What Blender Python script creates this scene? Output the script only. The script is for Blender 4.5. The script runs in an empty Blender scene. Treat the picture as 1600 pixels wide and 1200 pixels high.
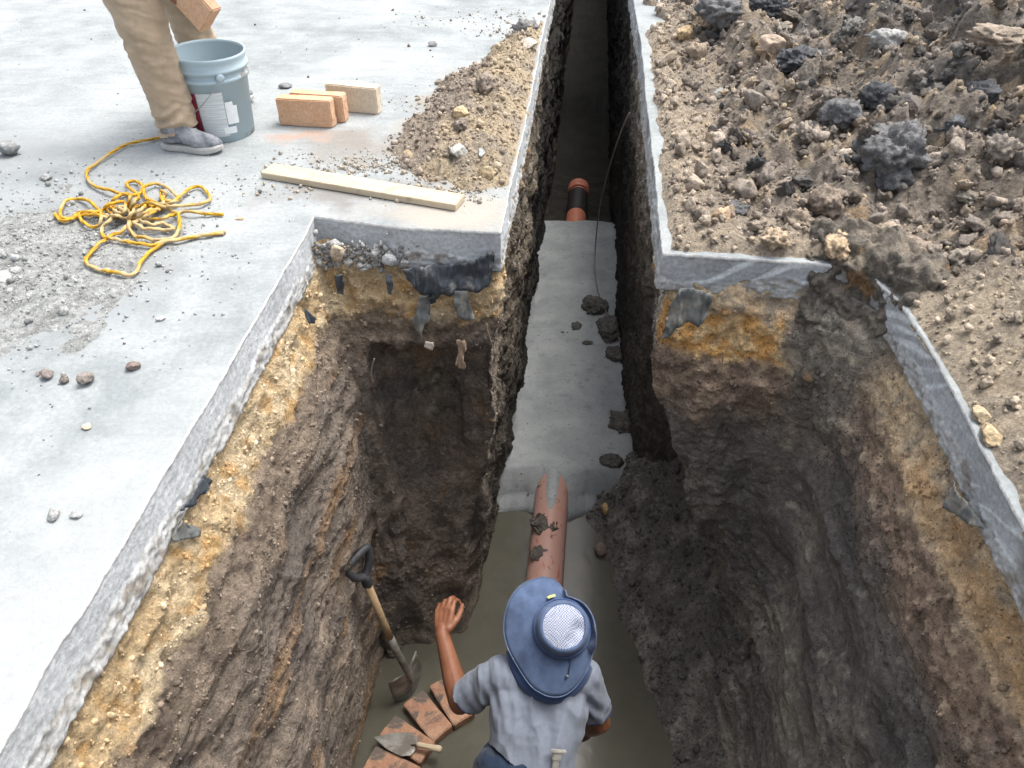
import bpy, bmesh, math, random
import numpy as np
from mathutils import Vector, Matrix, Euler

# ------------------------------------------------------------------ camera, sky, sun, exposure
SC = bpy.context.scene
COL = SC.collection
TH = math.radians(40.0); FPX = 1200.0; CAMH = 1.4
cam = bpy.data.cameras.new("camera"); camo = bpy.data.objects.new("camera", cam); COL.objects.link(camo)
cam.sensor_width = 36.0; cam.lens = 27.0; cam.clip_start = 0.05; cam.clip_end = 500
camo.location = (0, 0, CAMH); camo.rotation_euler = (math.pi / 2 - TH, 0, 0)
SC.camera = camo

SUN_DIR = Vector((0.36, 0.26, 1.0)).normalized()
W = bpy.data.worlds.new("World"); SC.world = W; W.use_nodes = True
wn = W.node_tree.nodes; wl = W.node_tree.links
sky = wn.new("ShaderNodeTexSky"); sky.sky_type = 'NISHITA'; sky.sun_disc = False
sky.sun_elevation = math.asin(SUN_DIR.z); sky.sun_rotation = math.atan2(SUN_DIR.x, SUN_DIR.y)
sky.air_density = 1.0; sky.dust_density = 6.0; sky.ozone_density = 1.0
hs = wn.new("ShaderNodeHueSaturation"); hs.inputs['Saturation'].default_value = 0.45; wl.new(sky.outputs[0], hs.inputs['Color']); wl.new(hs.outputs[0], wn["Background"].inputs[0]); wn["Background"].inputs[1].default_value = 0.15
sun = bpy.data.lights.new("sun", 'SUN'); suno = bpy.data.objects.new("sun", sun); COL.objects.link(suno)
sun.energy = 1.15; sun.angle = math.radians(36); sun.color = (1.0, 0.96, 0.90)
suno.rotation_euler = (-SUN_DIR).to_track_quat('-Z', 'Y').to_euler(); suno.location = (3, 3, 8)
SC.view_settings.view_transform = 'Standard'; SC.view_settings.look = 'None'
SC.view_settings.exposure = 1.2; SC.view_settings.gamma = 1.0; SC.view_settings.use_curve_mapping = False

RNG = np.random.default_rng(7); random.seed(7)

# ------------------------------------------------------------------ pixel -> place
def P(u, v, z=0.0):
    x = (u - 800) / FPX; y = (v - 600) / FPX
    d = (CAMH - z) / (math.sin(TH) + y * math.cos(TH))
    return Vector((x * d, d * (math.cos(TH) - y * math.sin(TH)), z))

# ------------------------------------------------------------------ numpy noise
def _hash(i, j, k, s=0):
    h = (i.astype(np.int64) * 374761393 + j.astype(np.int64) * 668265263 + k.astype(np.int64) * 2147483647 + s * 1274126177) & 0xffffffff
    h = ((h ^ (h >> 13)) * 1274126177) & 0xffffffff
    h = ((h ^ (h >> 16)) * 2246822519) & 0xffffffff
    return ((h ^ (h >> 15)) & 0xffffff) / float(0x1000000)
def perlin(p, s=0):
    f = np.floor(p); i = f.astype(np.int64); r = p - f
    w = r * r * r * (r * (r * 6 - 15) + 10)
    out = 0
    for a in (0, 1):
        for b in (0, 1):
            for c in (0, 1):
                h = _hash(i[:, 0] + a, i[:, 1] + b, i[:, 2] + c, s)
                th = h * 6.2831853; ph = _hash(i[:, 0] + a, i[:, 1] + b, i[:, 2] + c, s + 91) * 2 - 1
                q = np.sqrt(1 - ph * ph)
                g = np.cos(th) * q * (r[:, 0] - a) + np.sin(th) * q * (r[:, 1] - b) + ph * (r[:, 2] - c)
                out = out + g * (w[:, 0] if a else 1 - w[:, 0]) * (w[:, 1] if b else 1 - w[:, 1]) * (w[:, 2] if c else 1 - w[:, 2])
    return out * 1.5
def fbm(p, o=4, s=0, gain=0.5, lac=2.03):
    t = 0; a = 1.0
    for k in range(o):
        t = t + a * perlin(p, s + k * 7); p = p * lac + 3.7; a *= gain
    return t
def worley(p, s=0, want2=True):
    f = np.floor(p).astype(np.int64)
    F1 = np.full(len(p), 9.0); F2 = np.full(len(p), 9.0); ID = np.zeros(len(p))
    for a in (-1, 0, 1):
        for b in (-1, 0, 1):
            for c in (-1, 0, 1):
                i, j, k = f[:, 0] + a, f[:, 1] + b, f[:, 2] + c
                dx = i + _hash(i, j, k, s) - p[:, 0]; dy = j + _hash(i, j, k, s + 1) - p[:, 1]; dz = k + _hash(i, j, k, s + 2) - p[:, 2]
                d = np.sqrt(dx * dx + dy * dy + dz * dz)
                m = d < F1
                F2 = np.where(m, F1, np.minimum(F2, d)); F1 = np.where(m, d, F1)
                ID = np.where(m, _hash(i, j, k, s + 5), ID)
    return F1, F2, ID
def sstep(a, b, x):
    t = np.clip((x - a) / (b - a), 0, 1); return t * t * (3 - 2 * t)
def mixc(c, col, m):
    return c * (1 - m[:, None]) + np.asarray(col) * m[:, None]

# ------------------------------------------------------------------ mesh helpers
def mesh_np(name, V, F, mat, col=None, wet=None, smooth=True, parent=None):
    me = bpy.data.meshes.new(name)
    V = np.asarray(V, dtype=np.float32); F = np.asarray(F, dtype=np.int32); n = F.shape[1]
    me.vertices.add(len(V)); me.vertices.foreach_set("co", V.ravel())
    me.loops.add(F.size); me.loops.foreach_set("vertex_index", F.ravel())
    me.polygons.add(len(F)); me.polygons.foreach_set("loop_start", np.arange(0, F.size, n, dtype=np.int32))
    me.update(calc_edges=True); me.validate()
    if smooth: me.polygons.foreach_set("use_smooth", np.ones(len(me.polygons), dtype=bool))
    if col is not None:
        a = me.attributes.new("Col", 'FLOAT_COLOR', 'POINT')
        a.data.foreach_set("color", np.concatenate([np.clip(col, 0, 1), np.ones((len(V), 1))], 1).astype(np.float32).ravel())
    if wet is not None:
        a = me.attributes.new("wet", 'FLOAT', 'POINT'); a.data.foreach_set("value", wet.astype(np.float32))
    if mat: me.materials.append(mat)
    o = bpy.data.objects.new(name, me); COL.objects.link(o)
    if parent: o.parent = parent
    return o
def grid_faces(nr, nc):
    r, c = np.meshgrid(np.arange(nr - 1), np.arange(nc - 1), indexing='ij')
    a = (r * nc + c).ravel()
    return np.stack([a, a + 1, a + nc + 1, a + nc], 1)
def tag(o, label=None, cat=None, group=None, kind=None):
    if label: o['label'] = label
    if cat: o['category'] = cat
    if group: o['group'] = group
    if kind: o['kind'] = kind
    return o
def empty(name, loc=(0, 0, 0), rot=(0, 0, 0)):
    o = bpy.data.objects.new(name, None); COL.objects.link(o); o.location = loc; o.rotation_euler = rot
    o.empty_display_size = 0.05
    return o
def obj_bm(name, bm, mat, parent=None, smooth=False):
    me = bpy.data.meshes.new(name); bmesh.ops.recalc_face_normals(bm, faces=bm.faces[:]); bm.to_mesh(me); bm.free()
    if smooth: me.polygons.foreach_set("use_smooth", np.ones(len(me.polygons), dtype=bool))
    if mat: me.materials.append(mat)
    o = bpy.data.objects.new(name, me); COL.objects.link(o)
    if parent: o.parent = parent
    return o
def apply_mods(o):
    dg = bpy.context.evaluated_depsgraph_get()
    me = bpy.data.meshes.new_from_object(o.evaluated_get(dg)); old = o.data
    o.modifiers.clear(); o.data = me; me.name = o.name
    return o

# ------------------------------------------------------------------ materials
class NT:
    def __init__(s, name):
        s.m = bpy.data.materials.new(name); s.m.use_nodes = True; s.t = s.m.node_tree; s.b = s.t.nodes["Principled BSDF"]
    def n(s, typ, **kw):
        x = s.t.nodes.new(typ)
        for k, v in kw.items(): setattr(x, k, v)
        return x
    def l(s, a, b): s.t.links.new(a, b)
    def coord(s, kind='Object', scale=(1, 1, 1)):
        c = s.n('ShaderNodeTexCoord'); m = s.n('ShaderNodeMapping'); m.inputs['Scale'].default_value = scale
        s.l(c.outputs[kind], m.inputs[0]); return m.outputs[0]
    def noise(s, vec, scale, detail=6, rough=0.6, dist=0.0):
        x = s.n('ShaderNodeTexNoise'); x.inputs['Scale'].default_value = scale; x.inputs['Detail'].default_value = detail
        x.inputs['Roughness'].default_value = rough; x.inputs['Distortion'].default_value = dist
        if vec is not None: s.l(vec, x.inputs['Vector'])
        return x.outputs['Fac']
    def voro(s, vec, scale, feature='F1'):
        x = s.n('ShaderNodeTexVoronoi'); x.feature = feature; x.inputs['Scale'].default_value = scale
        if vec is not None: s.l(vec, x.inputs['Vector'])
        return x.outputs['Distance']
    def ramp(s, fac, stops):
        x = s.n('ShaderNodeValToRGB'); s.l(fac, x.inputs[0]); e = x.color_ramp.elements
        while len(e) < len(stops): e.new(0.5)
        for q, (p, c) in zip(e, stops):
            q.position = p; q.color = (c, c, c, 1) if isinstance(c, (int, float)) else (*c, 1)
        return x.outputs[0]
    def mix(s, fac, a, b, mode='MIX'):
        x = s.n('ShaderNodeMix'); x.data_type = 'RGBA'; x.blend_type = mode
        for k, v in ((0, fac), (6, a), (7, b)):
            if hasattr(v, 'links'): s.l(v, x.inputs[k])
            elif k == 0: x.inputs[0].default_value = v
            else: x.inputs[k].default_value = (*v, 1) if len(v) == 3 else v
        return x.outputs[2]
    def math(s, op, a, b=0.0):
        x = s.n('ShaderNodeMath'); x.operation = op
        for k, v in ((0, a), (1, b)):
            if hasattr(v, 'links'): s.l(v, x.inputs[k])
            else: x.inputs[k].default_value = v
        return x.outputs[0]
    def bump(s, h, strength=0.5, dist=0.01, normal=None):
        x = s.n('ShaderNodeBump'); x.inputs['Strength'].default_value = strength; x.inputs['Distance'].default_value = dist
        s.l(h, x.inputs['Height'])
        if normal is not None: s.l(normal, x.inputs['Normal'])
        return x.outputs[0]
    def set(s, **kw):
        for k, v in kw.items():
            i = s.b.inputs[{'col': 'Base Color', 'rough': 'Roughness', 'norm': 'Normal', 'spec': 'Specular IOR Level', 'metal': 'Metallic', 'sheen': 'Sheen Weight', 'sss': 'Subsurface Weight', 'coat': 'Coat Weight'}[k]]
            if hasattr(v, 'links'): s.l(v, i)
            elif isinstance(v, tuple): i.default_value = (*v, 1)
            else: i.default_value = v
        return s.m

def mat_soil(name, grain=1.0, gain=1.6):
    k = NT(name); v = k.coord()
    a = k.n('ShaderNodeAttribute', attribute_name="Col"); w = k.n('ShaderNodeAttribute', attribute_name="wet")
    n1 = k.noise(v, 42, 10, 0.72); n2 = k.noise(v, 190, 4, 0.65)
    c = k.mix(1.0, a.outputs['Color'], k.ramp(n1, [(0.3, 0.48), (0.5, 1.0), (0.7, 1.5)]), 'MULTIPLY')
    c = k.mix(1.0, c, k.ramp(n2, [(0.3, 0.72), (0.7, 1.28)]), 'MULTIPLY'); c = k.mix(1.0, c, (gain, gain * 0.995, gain * 0.96), 'MULTIPLY')
    c = k.mix(k.ramp(k.noise(v, 75, 3, 0.5), [(0.68, 0.0), (0.73, 0.55)]), c, k.mix(1.0, c, (1.9, 1.85, 1.75), 'MULTIPLY'))
    vo = k.voro(v, 55)
    h = k.math('ADD', k.math('MULTIPLY', k.noise(v, 30, 12, 0.75), 1.9), k.math('MULTIPLY', vo, -0.35))
    rr = k.math('SUBTRACT', 0.95, k.math('MULTIPLY', w.outputs['Fac'], k.ramp(n1, [(0.3, 0.52), (0.7, 0.2)])))
    return k.set(col=c, rough=rr, norm=k.bump(h, 0.95 * grain, 0.024), spec=0.35)
M_SOIL = mat_soil("soil")
M_CLAY = mat_soil("clay", 0.85, 2.25)

def mat_concrete_top():
    k = NT("concrete_top"); v = k.coord()
    big = k.noise(v, 0.9, 5, 0.6, 0.4); mid = k.noise(v, 5, 7, 0.65, 0.3); fine = k.noise(v, 60, 5, 0.6)
    c = k.mix(k.ramp(big, [(0.40, 0.0), (0.60, 1.0)]), (0.205, 0.227, 0.234), (0.305, 0.327, 0.330))
    c = k.mix(k.ramp(mid, [(0.4, 0.0), (0.66, 0.7)]), c, (0.345, 0.368, 0.369))
    st = k.noise(k.coord(scale=(1.2, 7.0, 1.0)), 2.2, 6, 0.6, 0.6)
    c = k.mix(k.ramp(st, [(0.52, 0.0), (0.7, 0.35)]), c, (0.18, 0.197, 0.203))
    c = k.mix(1.0, c, k.ramp(fine, [(0.3, 0.86), (0.7, 1.1)]), 'MULTIPLY')
    sp = k.noise(v, 22, 2, 0.5)
    c = k.mix(k.ramp(sp, [(0.70, 0.0), (0.74, 0.35)]), c, (0.16, 0.16, 0.155))
    geo = k.n('ShaderNodeNewGeometry'); wob = k.n('ShaderNodeTexNoise'); wob.inputs['Scale'].default_value = 5; wob.inputs['Detail'].default_value = 7
    k.l(geo.outputs['Position'], wob.inputs['Vector'])
    off = k.n('ShaderNodeVectorMath', operation='MULTIPLY_ADD'); k.l(wob.outputs['Color'], off.inputs[0])
    off.inputs[1].default_value = (0.55, 0.55, 0); off.inputs[2].default_value = (-0.275, -0.275, 0)
    add = k.n('ShaderNodeVectorMath', operation='ADD'); k.l(geo.outputs['Position'], add.inputs[0]); k.l(off.outputs[0], add.inputs[1])
    def stain(px, r0, r1, colr, amt, sc=(1, 1)):
        nonlocal c
        p = P(*px)
        sub = k.n('ShaderNodeVectorMath', operation='SUBTRACT'); k.l(add.outputs[0], sub.inputs[0]); sub.inputs[1].default_value = (p.x, p.y, 0)
        mul = k.n('ShaderNodeVectorMath', operation='MULTIPLY'); k.l(sub.outputs[0], mul.inputs[0]); mul.inputs[1].default_value = (sc[0], sc[1], 0)
        ln = k.n('ShaderNodeVectorMath', operation='LENGTH'); k.l(mul.outputs[0], ln.inputs[0])
        x = k.n('ShaderNodeMapRange'); x.interpolation_type = 'SMOOTHSTEP'; k.l(ln.outputs['Value'], x.inputs[0])
        x.inputs[1].default_value = r0; x.inputs[2].default_value = r1; x.inputs[3].default_value = amt; x.inputs[4].default_value = 0.0
        c = k.mix(x.outputs[0], c, colr)
    stain((40, 420), 0.15, 0.75, (0.21, 0.22, 0.216), 0.7)
    stain((10, 250), 0.05, 0.5, (0.22, 0.235, 0.238), 0.6)
    stain((560, 225), 0.05, 0.35, (0.20, 0.178, 0.155), 0.8, (0.8, 1.2))
    stain((560, 300), 0.08, 0.3, (0.185, 0.172, 0.158), 0.8, (0.55, 1.6))
    stain((700, 340), 0.05, 0.33, (0.35, 0.315, 0.265), 0.85, (0.7, 1.6))
    stain((490, 208), 0.02, 0.19, (0.36, 0.25, 0.195), 0.8, (0.8, 1.7))
    stain((160, 505), 0.08, 0.2, (0.25, 0.27, 0.285), 0.6, (0.8, 1.5))
    stain((750, 190), 0.2, 0.55, (0.25, 0.215, 0.17), 0.85, (1.2, 0.6))
    stain((200, 960), 0.1, 0.7, (0.325, 0.343, 0.343), 0.6, (1.2, 0.6))
    h = k.math('ADD', k.noise(v, 9, 8, 0.7), k.math('MULTIPLY', k.noise(v, 130, 4, 0.6), 0.25))
    return k.set(col=c, rough=0.9, norm=k.bump(h, 0.5, 0.012), spec=0.3)
M_CTOP = mat_concrete_top()
def mat_attr(name, rough=0.85, bump=0.4, scale=60, spec=0.3, var=0.25, gain=1.0):
    k = NT(name); v = k.coord(); a = k.n('ShaderNodeAttribute', attribute_name="Col")
    n = k.noise(v, scale, 6, 0.62)
    c = k.mix(1.0, a.outputs['Color'], k.ramp(n, [(0.3, gain * (1 - var)), (0.7, gain * (1 + var))]), 'MULTIPLY')
    return k.set(col=c, rough=rough, norm=k.bump(n, bump, 0.01), spec=spec)
M_CEDGE = mat_attr("concrete_edge", 0.9, 0.35, 70, 0.3, 0.25, 1.7)

# ------------------------------------------------------------------ setting: pavement slabs with sawn edges
def dense(pts, step):
    pts = [np.array(p[:2], float) for p in pts]; out = [pts[0]]
    for a, b in zip(pts[:-1], pts[1:]):
        n = max(1, int(round(np.linalg.norm(b - a) / step)))
        for i in range(1, n + 1): out.append(a + (b - a) * i / n)
    return np.array(out)
def slab(name, edge_pts, rest, side, thick, label, stripes=False):
    E = dense(edge_pts, 0.008)
    d = np.gradient(E, axis=0); d /= np.linalg.norm(d, axis=1)[:, None] + 1e-9
    N = np.stack([d[:, 1], -d[:, 0]], 1) * side          # towards the void
    E3 = np.concatenate([E, np.zeros((len(E), 1))], 1)
    E = E + N * (0.005 * fbm(E3 * 5, 3, 3) + 0.0022 * fbm(E3 * 40, 2, 9))[:, None]
    zs = np.concatenate([[0, -0.006, -0.014], np.linspace(-0.022, -thick, 30), [-thick - 0.012, -thick - 0.015]])
    rows = []; cols = []
    L = np.cumsum(np.r_[0, np.linalg.norm(np.diff(E, axis=0), axis=1)])
    brk = 0.64 + 0.22 * fbm(np.stack([L * 3.1, L * 0, L * 0 + 4], 1), 3, 5)     # where the sawn cut stops and the break starts
    for z in zs:
        p3 = np.stack([E[:, 0], E[:, 1], np.full(len(E), z)], 1)
        rough = sstep(brk - 0.03, brk + 0.05, np.full(len(E), -z / thick))
        wf, _, _ = worley(p3 * 34, 15)
        o = 0.0015 * fbm(p3 * 50, 2, 1) + rough * (0.002 + 0.005 * fbm(p3 * 5, 3, 2) + 0.003 * (0.5 - wf) + 0.0055 * fbm(p3 * 38, 4, 8, 0.75) + 0.08 * np.maximum(-z / thick - brk, 0) * thick)
        if z == 0: o = np.zeros(len(E))
        elif z == -0.006: o = o + 0.003
        if z < -thick - 0.005: o = o * 0 - (0.02 if z > -thick - 0.014 else 0.35)
        rows.append(np.stack([E[:, 0] + N[:, 0] * o, E[:, 1] + N[:, 1] * o, np.full(len(E), z)], 1))
        n = fbm(p3 * np.array([6, 6, 6]), 4, 11)
        c = np.array([0.27, 0.285, 0.293]) * (1 + 0.22 * n)[:, None]
        if stripes:
            ph = (L * 9.0 - z * 16) + 0.8 * fbm(p3 * 4, 2, 4)
            s = sstep(0.0, 0.5, fbm(np.stack([ph * 1.5, ph * 0.2 + z * 4, ph * 0], 1), 3, 17))
            c = mixc(c * 0.8, (0.38, 0.405, 0.415), s * (1 - 0.4 * rough))
            c = mixc(c, (0.13, 0.12, 0.11), sstep(0.15, 0.6, fbm(p3 * 3.3, 3, 21)) * 0.8)
        c = mixc(c, (0.235, 0.238, 0.232), rough * 0.8); c = mixc(c, (0.13, 0.118, 0.10), rough * sstep(-0.05, 0.55, fbm(p3 * 22, 4, 19)) * 0.9)
        c = mixc(c, (0.42, 0.42, 0.40), np.full(len(E), 1.0 if z > -0.01 else 0.0))
        cols.append(c)
    nr, nc = len(zs), len(E)
    V = np.concatenate(rows); F = grid_faces(nr, nc)
    if side > 0: F = F[:, ::-1]
    face = mesh_np("sawn_edge", V, F, M_CEDGE, np.concatenate(cols), smooth=False)
    bm = bmesh.new()
    vs = [bm.verts.new((x, y, 0)) for x, y in E] + [bm.verts.new((*p, 0)) for p in rest]
    f = bm.faces.new(vs); f.normal_update()
    if f.normal.z < 0: f.normal_flip()
    bmesh.ops.triangulate(bm, faces=[f])
    o = obj_bm(name, bm, M_CTOP); face.parent = o
    if o.data.polygons[0].normal.z < 0: o.data.flip_normals()
    tag(o, kind='structure', label=label)
    return o
EL_PX = [(0, 1165), (31, 1116), (84, 1018), (140, 930), (191, 850), (260, 728), (324, 624), (380, 528), (456, 400), (490, 338)]
EDGE_L = [(-0.95, 0.28)] + [P(*p)[:2] for p in EL_PX] + [P(640, 356)[:2], P(782, 362)[:2], P(796, 296)[:2], P(808, 244)[:2], P(820, 192)[:2], P(832, 140)[:2], P(844, 68)[:2], P(860, 0)[:2], (0.47, 8.0), (1.06, 14.0), (1.6, 20.0)]
ER_PX = [(1036, 395), (1150, 402), (1300, 412)]
TR_PX = [(990, 0), (1003, 70), (1012, 170), (1024, 270)]
EDGE_R = [(2.15, 20.0), (1.6, 14.0), (1.05, 8.0)] + [P(*p)[:2] for p in TR_PX + ER_PX] + [(1.225, 2.262), (1.262, 2.1), (1.262, 1.9), (1.245, 1.65), (1.215, 1.4), (1.19, 1.15), (1.17, 0.8), (1.15, 0.28)]
slab("pavement", EDGE_L, [(1.6, 60), (-30, 60), (-30, -20), (30, -20), (30, 0.28), (1.15, 0.28)], 1, 0.17, "pale dusty concrete pavement left of the trench")
slab("pavement", EDGE_R, [(30, 0.28), (30, 60), (1.6, 60.0)], 1, 0.15, "concrete pavement right of the trench under the spoil", stripes=True)

# ------------------------------------------------------------------ setting: excavated earth walls
ZR = [-0.09, -0.2, -0.36, -0.5, -0.6, -0.9, -1.4, -2.0, -2.4, -2.75]
def refine(ctrl, nr_step, ustep):
    """bilinear control grid [col][row] -> fine grid, lightly smoothed"""
    C = np.array(ctrl, float)                              # (nc, nr, 3)
    nc, nr, _ = C.shape
    ci = [0.0]
    for k in range(nc - 1):
        mid = 0.5 * (C[k, 2] + C[k + 1, 2]); ln = np.linalg.norm(C[k + 1, 1:7] - C[k, 1:7], axis=1).max()
        n = max(1, int(round(ln / ustep(mid))))
        ci += [k + (i + 1) / n for i in range(n)]
    ri = [0.0]
    for k in range(nr - 1):
        ln = np.median(np.linalg.norm(C[:, k + 1] - C[:, k], axis=1)); n = max(1, int(round(ln / nr_step)))
        ri += [k + (i + 1) / n for i in range(n)]
    ci = np.array(ci); ri = np.array(ri)
    k = np.minimum(ci.astype(int), nc - 2); t = (ci - k)[:, None, None]
    A = C[k] * (1 - t) + C[k + 1] * t                       # (fc, nr, 3)
    k = np.minimum(ri.astype(int), nr - 2); t = (ri - k)[None, :, None]
    G = A[:, k] * (1 - t) + A[:, k + 1] * t                 # (fc, fr, 3)
    for _ in range(9):
        B = G.copy(); B[1:-1] = 0.25 * G[:-2] + 0.5 * G[1:-1] + 0.25 * G[2:]; G = B
        B = G.copy(); B[:, 1:-1] = 0.25 * G[:, :-2] + 0.5 * G[:, 1:-1] + 0.25 * G[:, 2:]; G = B
    return np.transpose(G, (1, 0, 2))                       # rows, cols
def normals(G):
    du = np.gradient(G, axis=1); dv = np.gradient(G, axis=0)
    n = np.cross(du, dv); n /= np.linalg.norm(n, axis=2)[:, :, None] + 1e-9
    return n
def wall(name, ctrl, flip, disp, colour, label, mat, step=0.0095):
    us = lambda p: step * (1.0 if p[1] < 3.6 else 1.0 + 0.55 * (p[1] - 3.6))
    G = refine(ctrl, step, us); N = normals(G) * (-1 if flip else 1)
    nr, nc, _ = G.shape
    p = G.reshape(-1, 3); n = N.reshape(-1, 3)
    d = disp(p, n); V = p + n * d[:, None]
    col, wet = colour(V, n, d)
    F = grid_faces(nr, nc)
    if not flip: F = F[:, ::-1]
    F = F[:, ::-1]
    o = mesh_np(name, V, F, mat, col, wet)
    tag(o, kind='structure', label=label); WALLS.append((V, n, col))
    return o
WALLS = []
def ex(y): return np.interp(y, [0.28, 0.65, 1.1, 1.6, 2.37, 2.67], [-0.945, -0.93, -0.885, -0.844, -0.779, -0.76])
def tl(y): return -0.043 + 0.094 * (y - 2.53)
def tr(y): return 0.538 + 0.0925 * (y - 2.38)
LC = []
offA = [-0.04, 0.002, 0.05, 0.10, 0.11, 0.11, 0.10, 0.07, 0.055, 0.05]
for y in (0.28, 0.8, 1.3, 1.8, 2.2, 2.4):
    LC.append([(ex(y) + o, y - 0.03 * i / 9, z) for i, (o, z) in enumerate(zip(offA, ZR))])
#        z:   -.09   -.2    -.36   -.5    -.6    -.9    -1.4   -2.0   -2.4   -2.75
LC.append(list(zip([-.75, -.74, -.70, -.66, -.655, -.66, -.67, -.70, -.69, -.68], [2.65, 2.60, 2.53, 2.49, 2.47, 2.46, 2.45, 2.40, 2.36, 2.28], ZR)))
LC.append(list(zip([-.70, -.68, -.64, -.60, -.58, -.58, -.58, -.60, -.60, -.58], [2.66, 2.61, 2.54, 2.50, 2.50, 2.50, 2.50, 2.43, 2.41, 2.33], ZR)))
LC.append(list(zip([-.60, -.60, -.58, -.57, -.56, -.56, -.55, -.55, -.54, -.53], [2.65, 2.60, 2.54, 2.50, 2.60, 2.66, 2.60, 2.48, 2.45, 2.36], ZR)))
LC.append(list(zip([-.42] * 10, [2.63, 2.585, 2.53, 2.49, 2.68, 2.74, 2.67, 2.55, 2.49, 2.40], ZR)))
LC.append(list(zip([-.24, -.24, -.24, -.24, -.24, -.24, -.24, -.25, -.27, -.27], [2.61, 2.57, 2.53, 2.50, 2.66, 2.73, 2.70, 2.61, 2.56, 2.46], ZR)))
LC.append(list(zip([-.14, -.14, -.14, -.14, -.15, -.15, -.16, -.18, -.22, -.22], [2.58, 2.56, 2.54, 2.53, 2.62, 2.66, 2.68, 2.68, 2.66, 2.58], ZR)))
LC.append(list(zip([-.06, -.06, -.06, -.065, -.075, -.09, -.12, -.15, -.19, -.18], [2.60, 2.58, 2.575, 2.575, 2.59, 2.62, 2.70, 2.78, 2.85, 2.82], ZR)))
for y, ob in ((2.85, -.17), (3.27, -.165), (3.55, -.12), (4.2, -.085), (5.2, -.08), (6.5, -.075), (8, -.07), (10, -.07), (14, -.06), (20, -.05)):
    LC.append([(tl(y) - 0.03 * (i == 0) - 0.008 + ob * (i / 9) ** 1.2, y + (0.12 if y < 3 else 0) * i / 9, z) for i, z in enumerate(ZR)])
# near end of the pit, behind the lens
LC.insert(0, [(0.1, 0.25, z) for z in ZR])

def disp_left(p, n):
    q = p.copy(); side = sstep(0.5, 0.9, np.abs(n[:, 0]))            # the side wall was scraped along y
    qs = p * np.array([1.0, 0.28, 1.0]); qv = p * np.array([1.0, 1.0, 0.3])
    groove = np.where(side > 0.5, fbm(qs * 7, 3, 31), fbm(qv * 7, 3, 33))
    F1, F2, _ = worley(p * 17, 3); f1, f2, _ = worley(p * 44, 8)
    deep = sstep(-0.35, -0.6, p[:, 2])
    d = 0.035 * fbm(p * 2.6, 3, 1) + 0.03 * groove * (0.2 + deep)
    slick = 1 - 0.45 * deep * sstep(0.3, -0.1, fbm(p * 2.2, 2, 14))
    d += slick * (0.018 * np.abs(fbm(p * 9, 4, 12)) + 0.012 * (0.5 - F1) + 0.008 * (0.5 - f1) + 0.006 * fbm(p * 60, 3, 5))
    d += 0.012 * (1 - deep) * (0.45 - F1)
    d *= sstep(-0.07, -0.2, p[:, 2]) * 0.9 + 0.1
    tren = sstep(2.75, 3.1, p[:, 1])
    d += tren * 0.016 * fbm(p * np.array([14, 22, 6]), 3, 40)
    return d
def col_left(p, n, d):
    z = p[:, 2]; g = fbm(p * 5, 4, 50); g2 = fbm(p * 14, 4, 51); gb = fbm(p * 1.6, 3, 52)
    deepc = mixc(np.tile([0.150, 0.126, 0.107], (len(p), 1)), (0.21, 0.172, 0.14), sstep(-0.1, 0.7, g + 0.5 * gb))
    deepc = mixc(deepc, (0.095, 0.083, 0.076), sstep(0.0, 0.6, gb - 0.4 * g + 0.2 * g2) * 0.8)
    deepc = mixc(deepc, (0.25, 0.155, 0.085), sstep(0.25, 0.8, fbm(p * np.array([4, 1.2, 4]), 4, 57)) * 0.75)
    brown = mixc(np.tile([0.175, 0.14, 0.11], (len(p), 1)), (0.095, 0.074, 0.06), sstep(-0.1, 0.5, g2 + g))
    brown = mixc(brown, (0.26, 0.21, 0.16), sstep(0.25, 0.75, g2) * 0.5)
    yel = mixc(np.tile([0.40, 0.30, 0.18], (len(p), 1)), (0.46, 0.375, 0.255), sstep(-0.2, 0.5, g))
    yel = mixc(yel, (0.36, 0.215, 0.085), sstep(0.15, 0.6, g2) * 0.75)
    tren = sstep(2.62, 2.8, p[:, 1])
    side = 1 - sstep(-0.78, -0.62, p[:, 0])
    zy = z + 0.05 * g + 0.03 * g2
    low = np.where(side > 0.5, -0.36, -0.375)
    c = mixc(brown, (0.3, 0.25, 0.18), np.zeros(len(p)))
    c = c * (1 - sstep(low + .05, low - .02, zy)[:, None]) * 0 + np.where((zy > low)[:, None], yel, brown)
    m = sstep(low - 0.03, low + 0.03, zy); c = brown * (1 - m[:, None]) + yel * m[:, None]
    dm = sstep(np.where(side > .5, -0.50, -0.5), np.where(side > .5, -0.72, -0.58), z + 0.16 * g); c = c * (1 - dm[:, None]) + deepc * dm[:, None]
    # trench wall: crumbly grey-brown cut with ochre near the top
    tc = mixc(np.tile([0.16, 0.135, 0.105], (len(p), 1)), (0.07, 0.06, 0.052), sstep(-0.1, 0.5, g2 + 0.6 * g))
    tc = mixc(tc, (0.30, 0.28, 0.245), sstep(0.25, 0.7, fbm(p * np.array([20, 26, 9]), 3, 60)) * 0.8)
    tc = mixc(tc, (0.42, 0.26, 0.10), sstep(-0.40, -0.22, z + 0.1 * g) * sstep(0.0, 0.4, g2 + 0.3) * sstep(5.0, 3.5, p[:, 1]) * 0.8)
    tc = mixc(tc, (0.055, 0.048, 0.043), sstep(-0.9, -1.8, z) * 0.75); tc = mixc(tc, (0.014, 0.013, 0.012), sstep(4.6, 7.0, p[:, 1] - z * 0.8) * 0.93)  # near-black far stretch: shade of the deep trench painted into the colour
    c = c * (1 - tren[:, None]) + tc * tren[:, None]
    wet = sstep(-0.6, -1.6, z) * 0.8
    foot = sstep(-2.35, -2.6, z); c = mixc(c, (0.13, 0.11, 0.085), foot * 0.5)
    return c, wet
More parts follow.
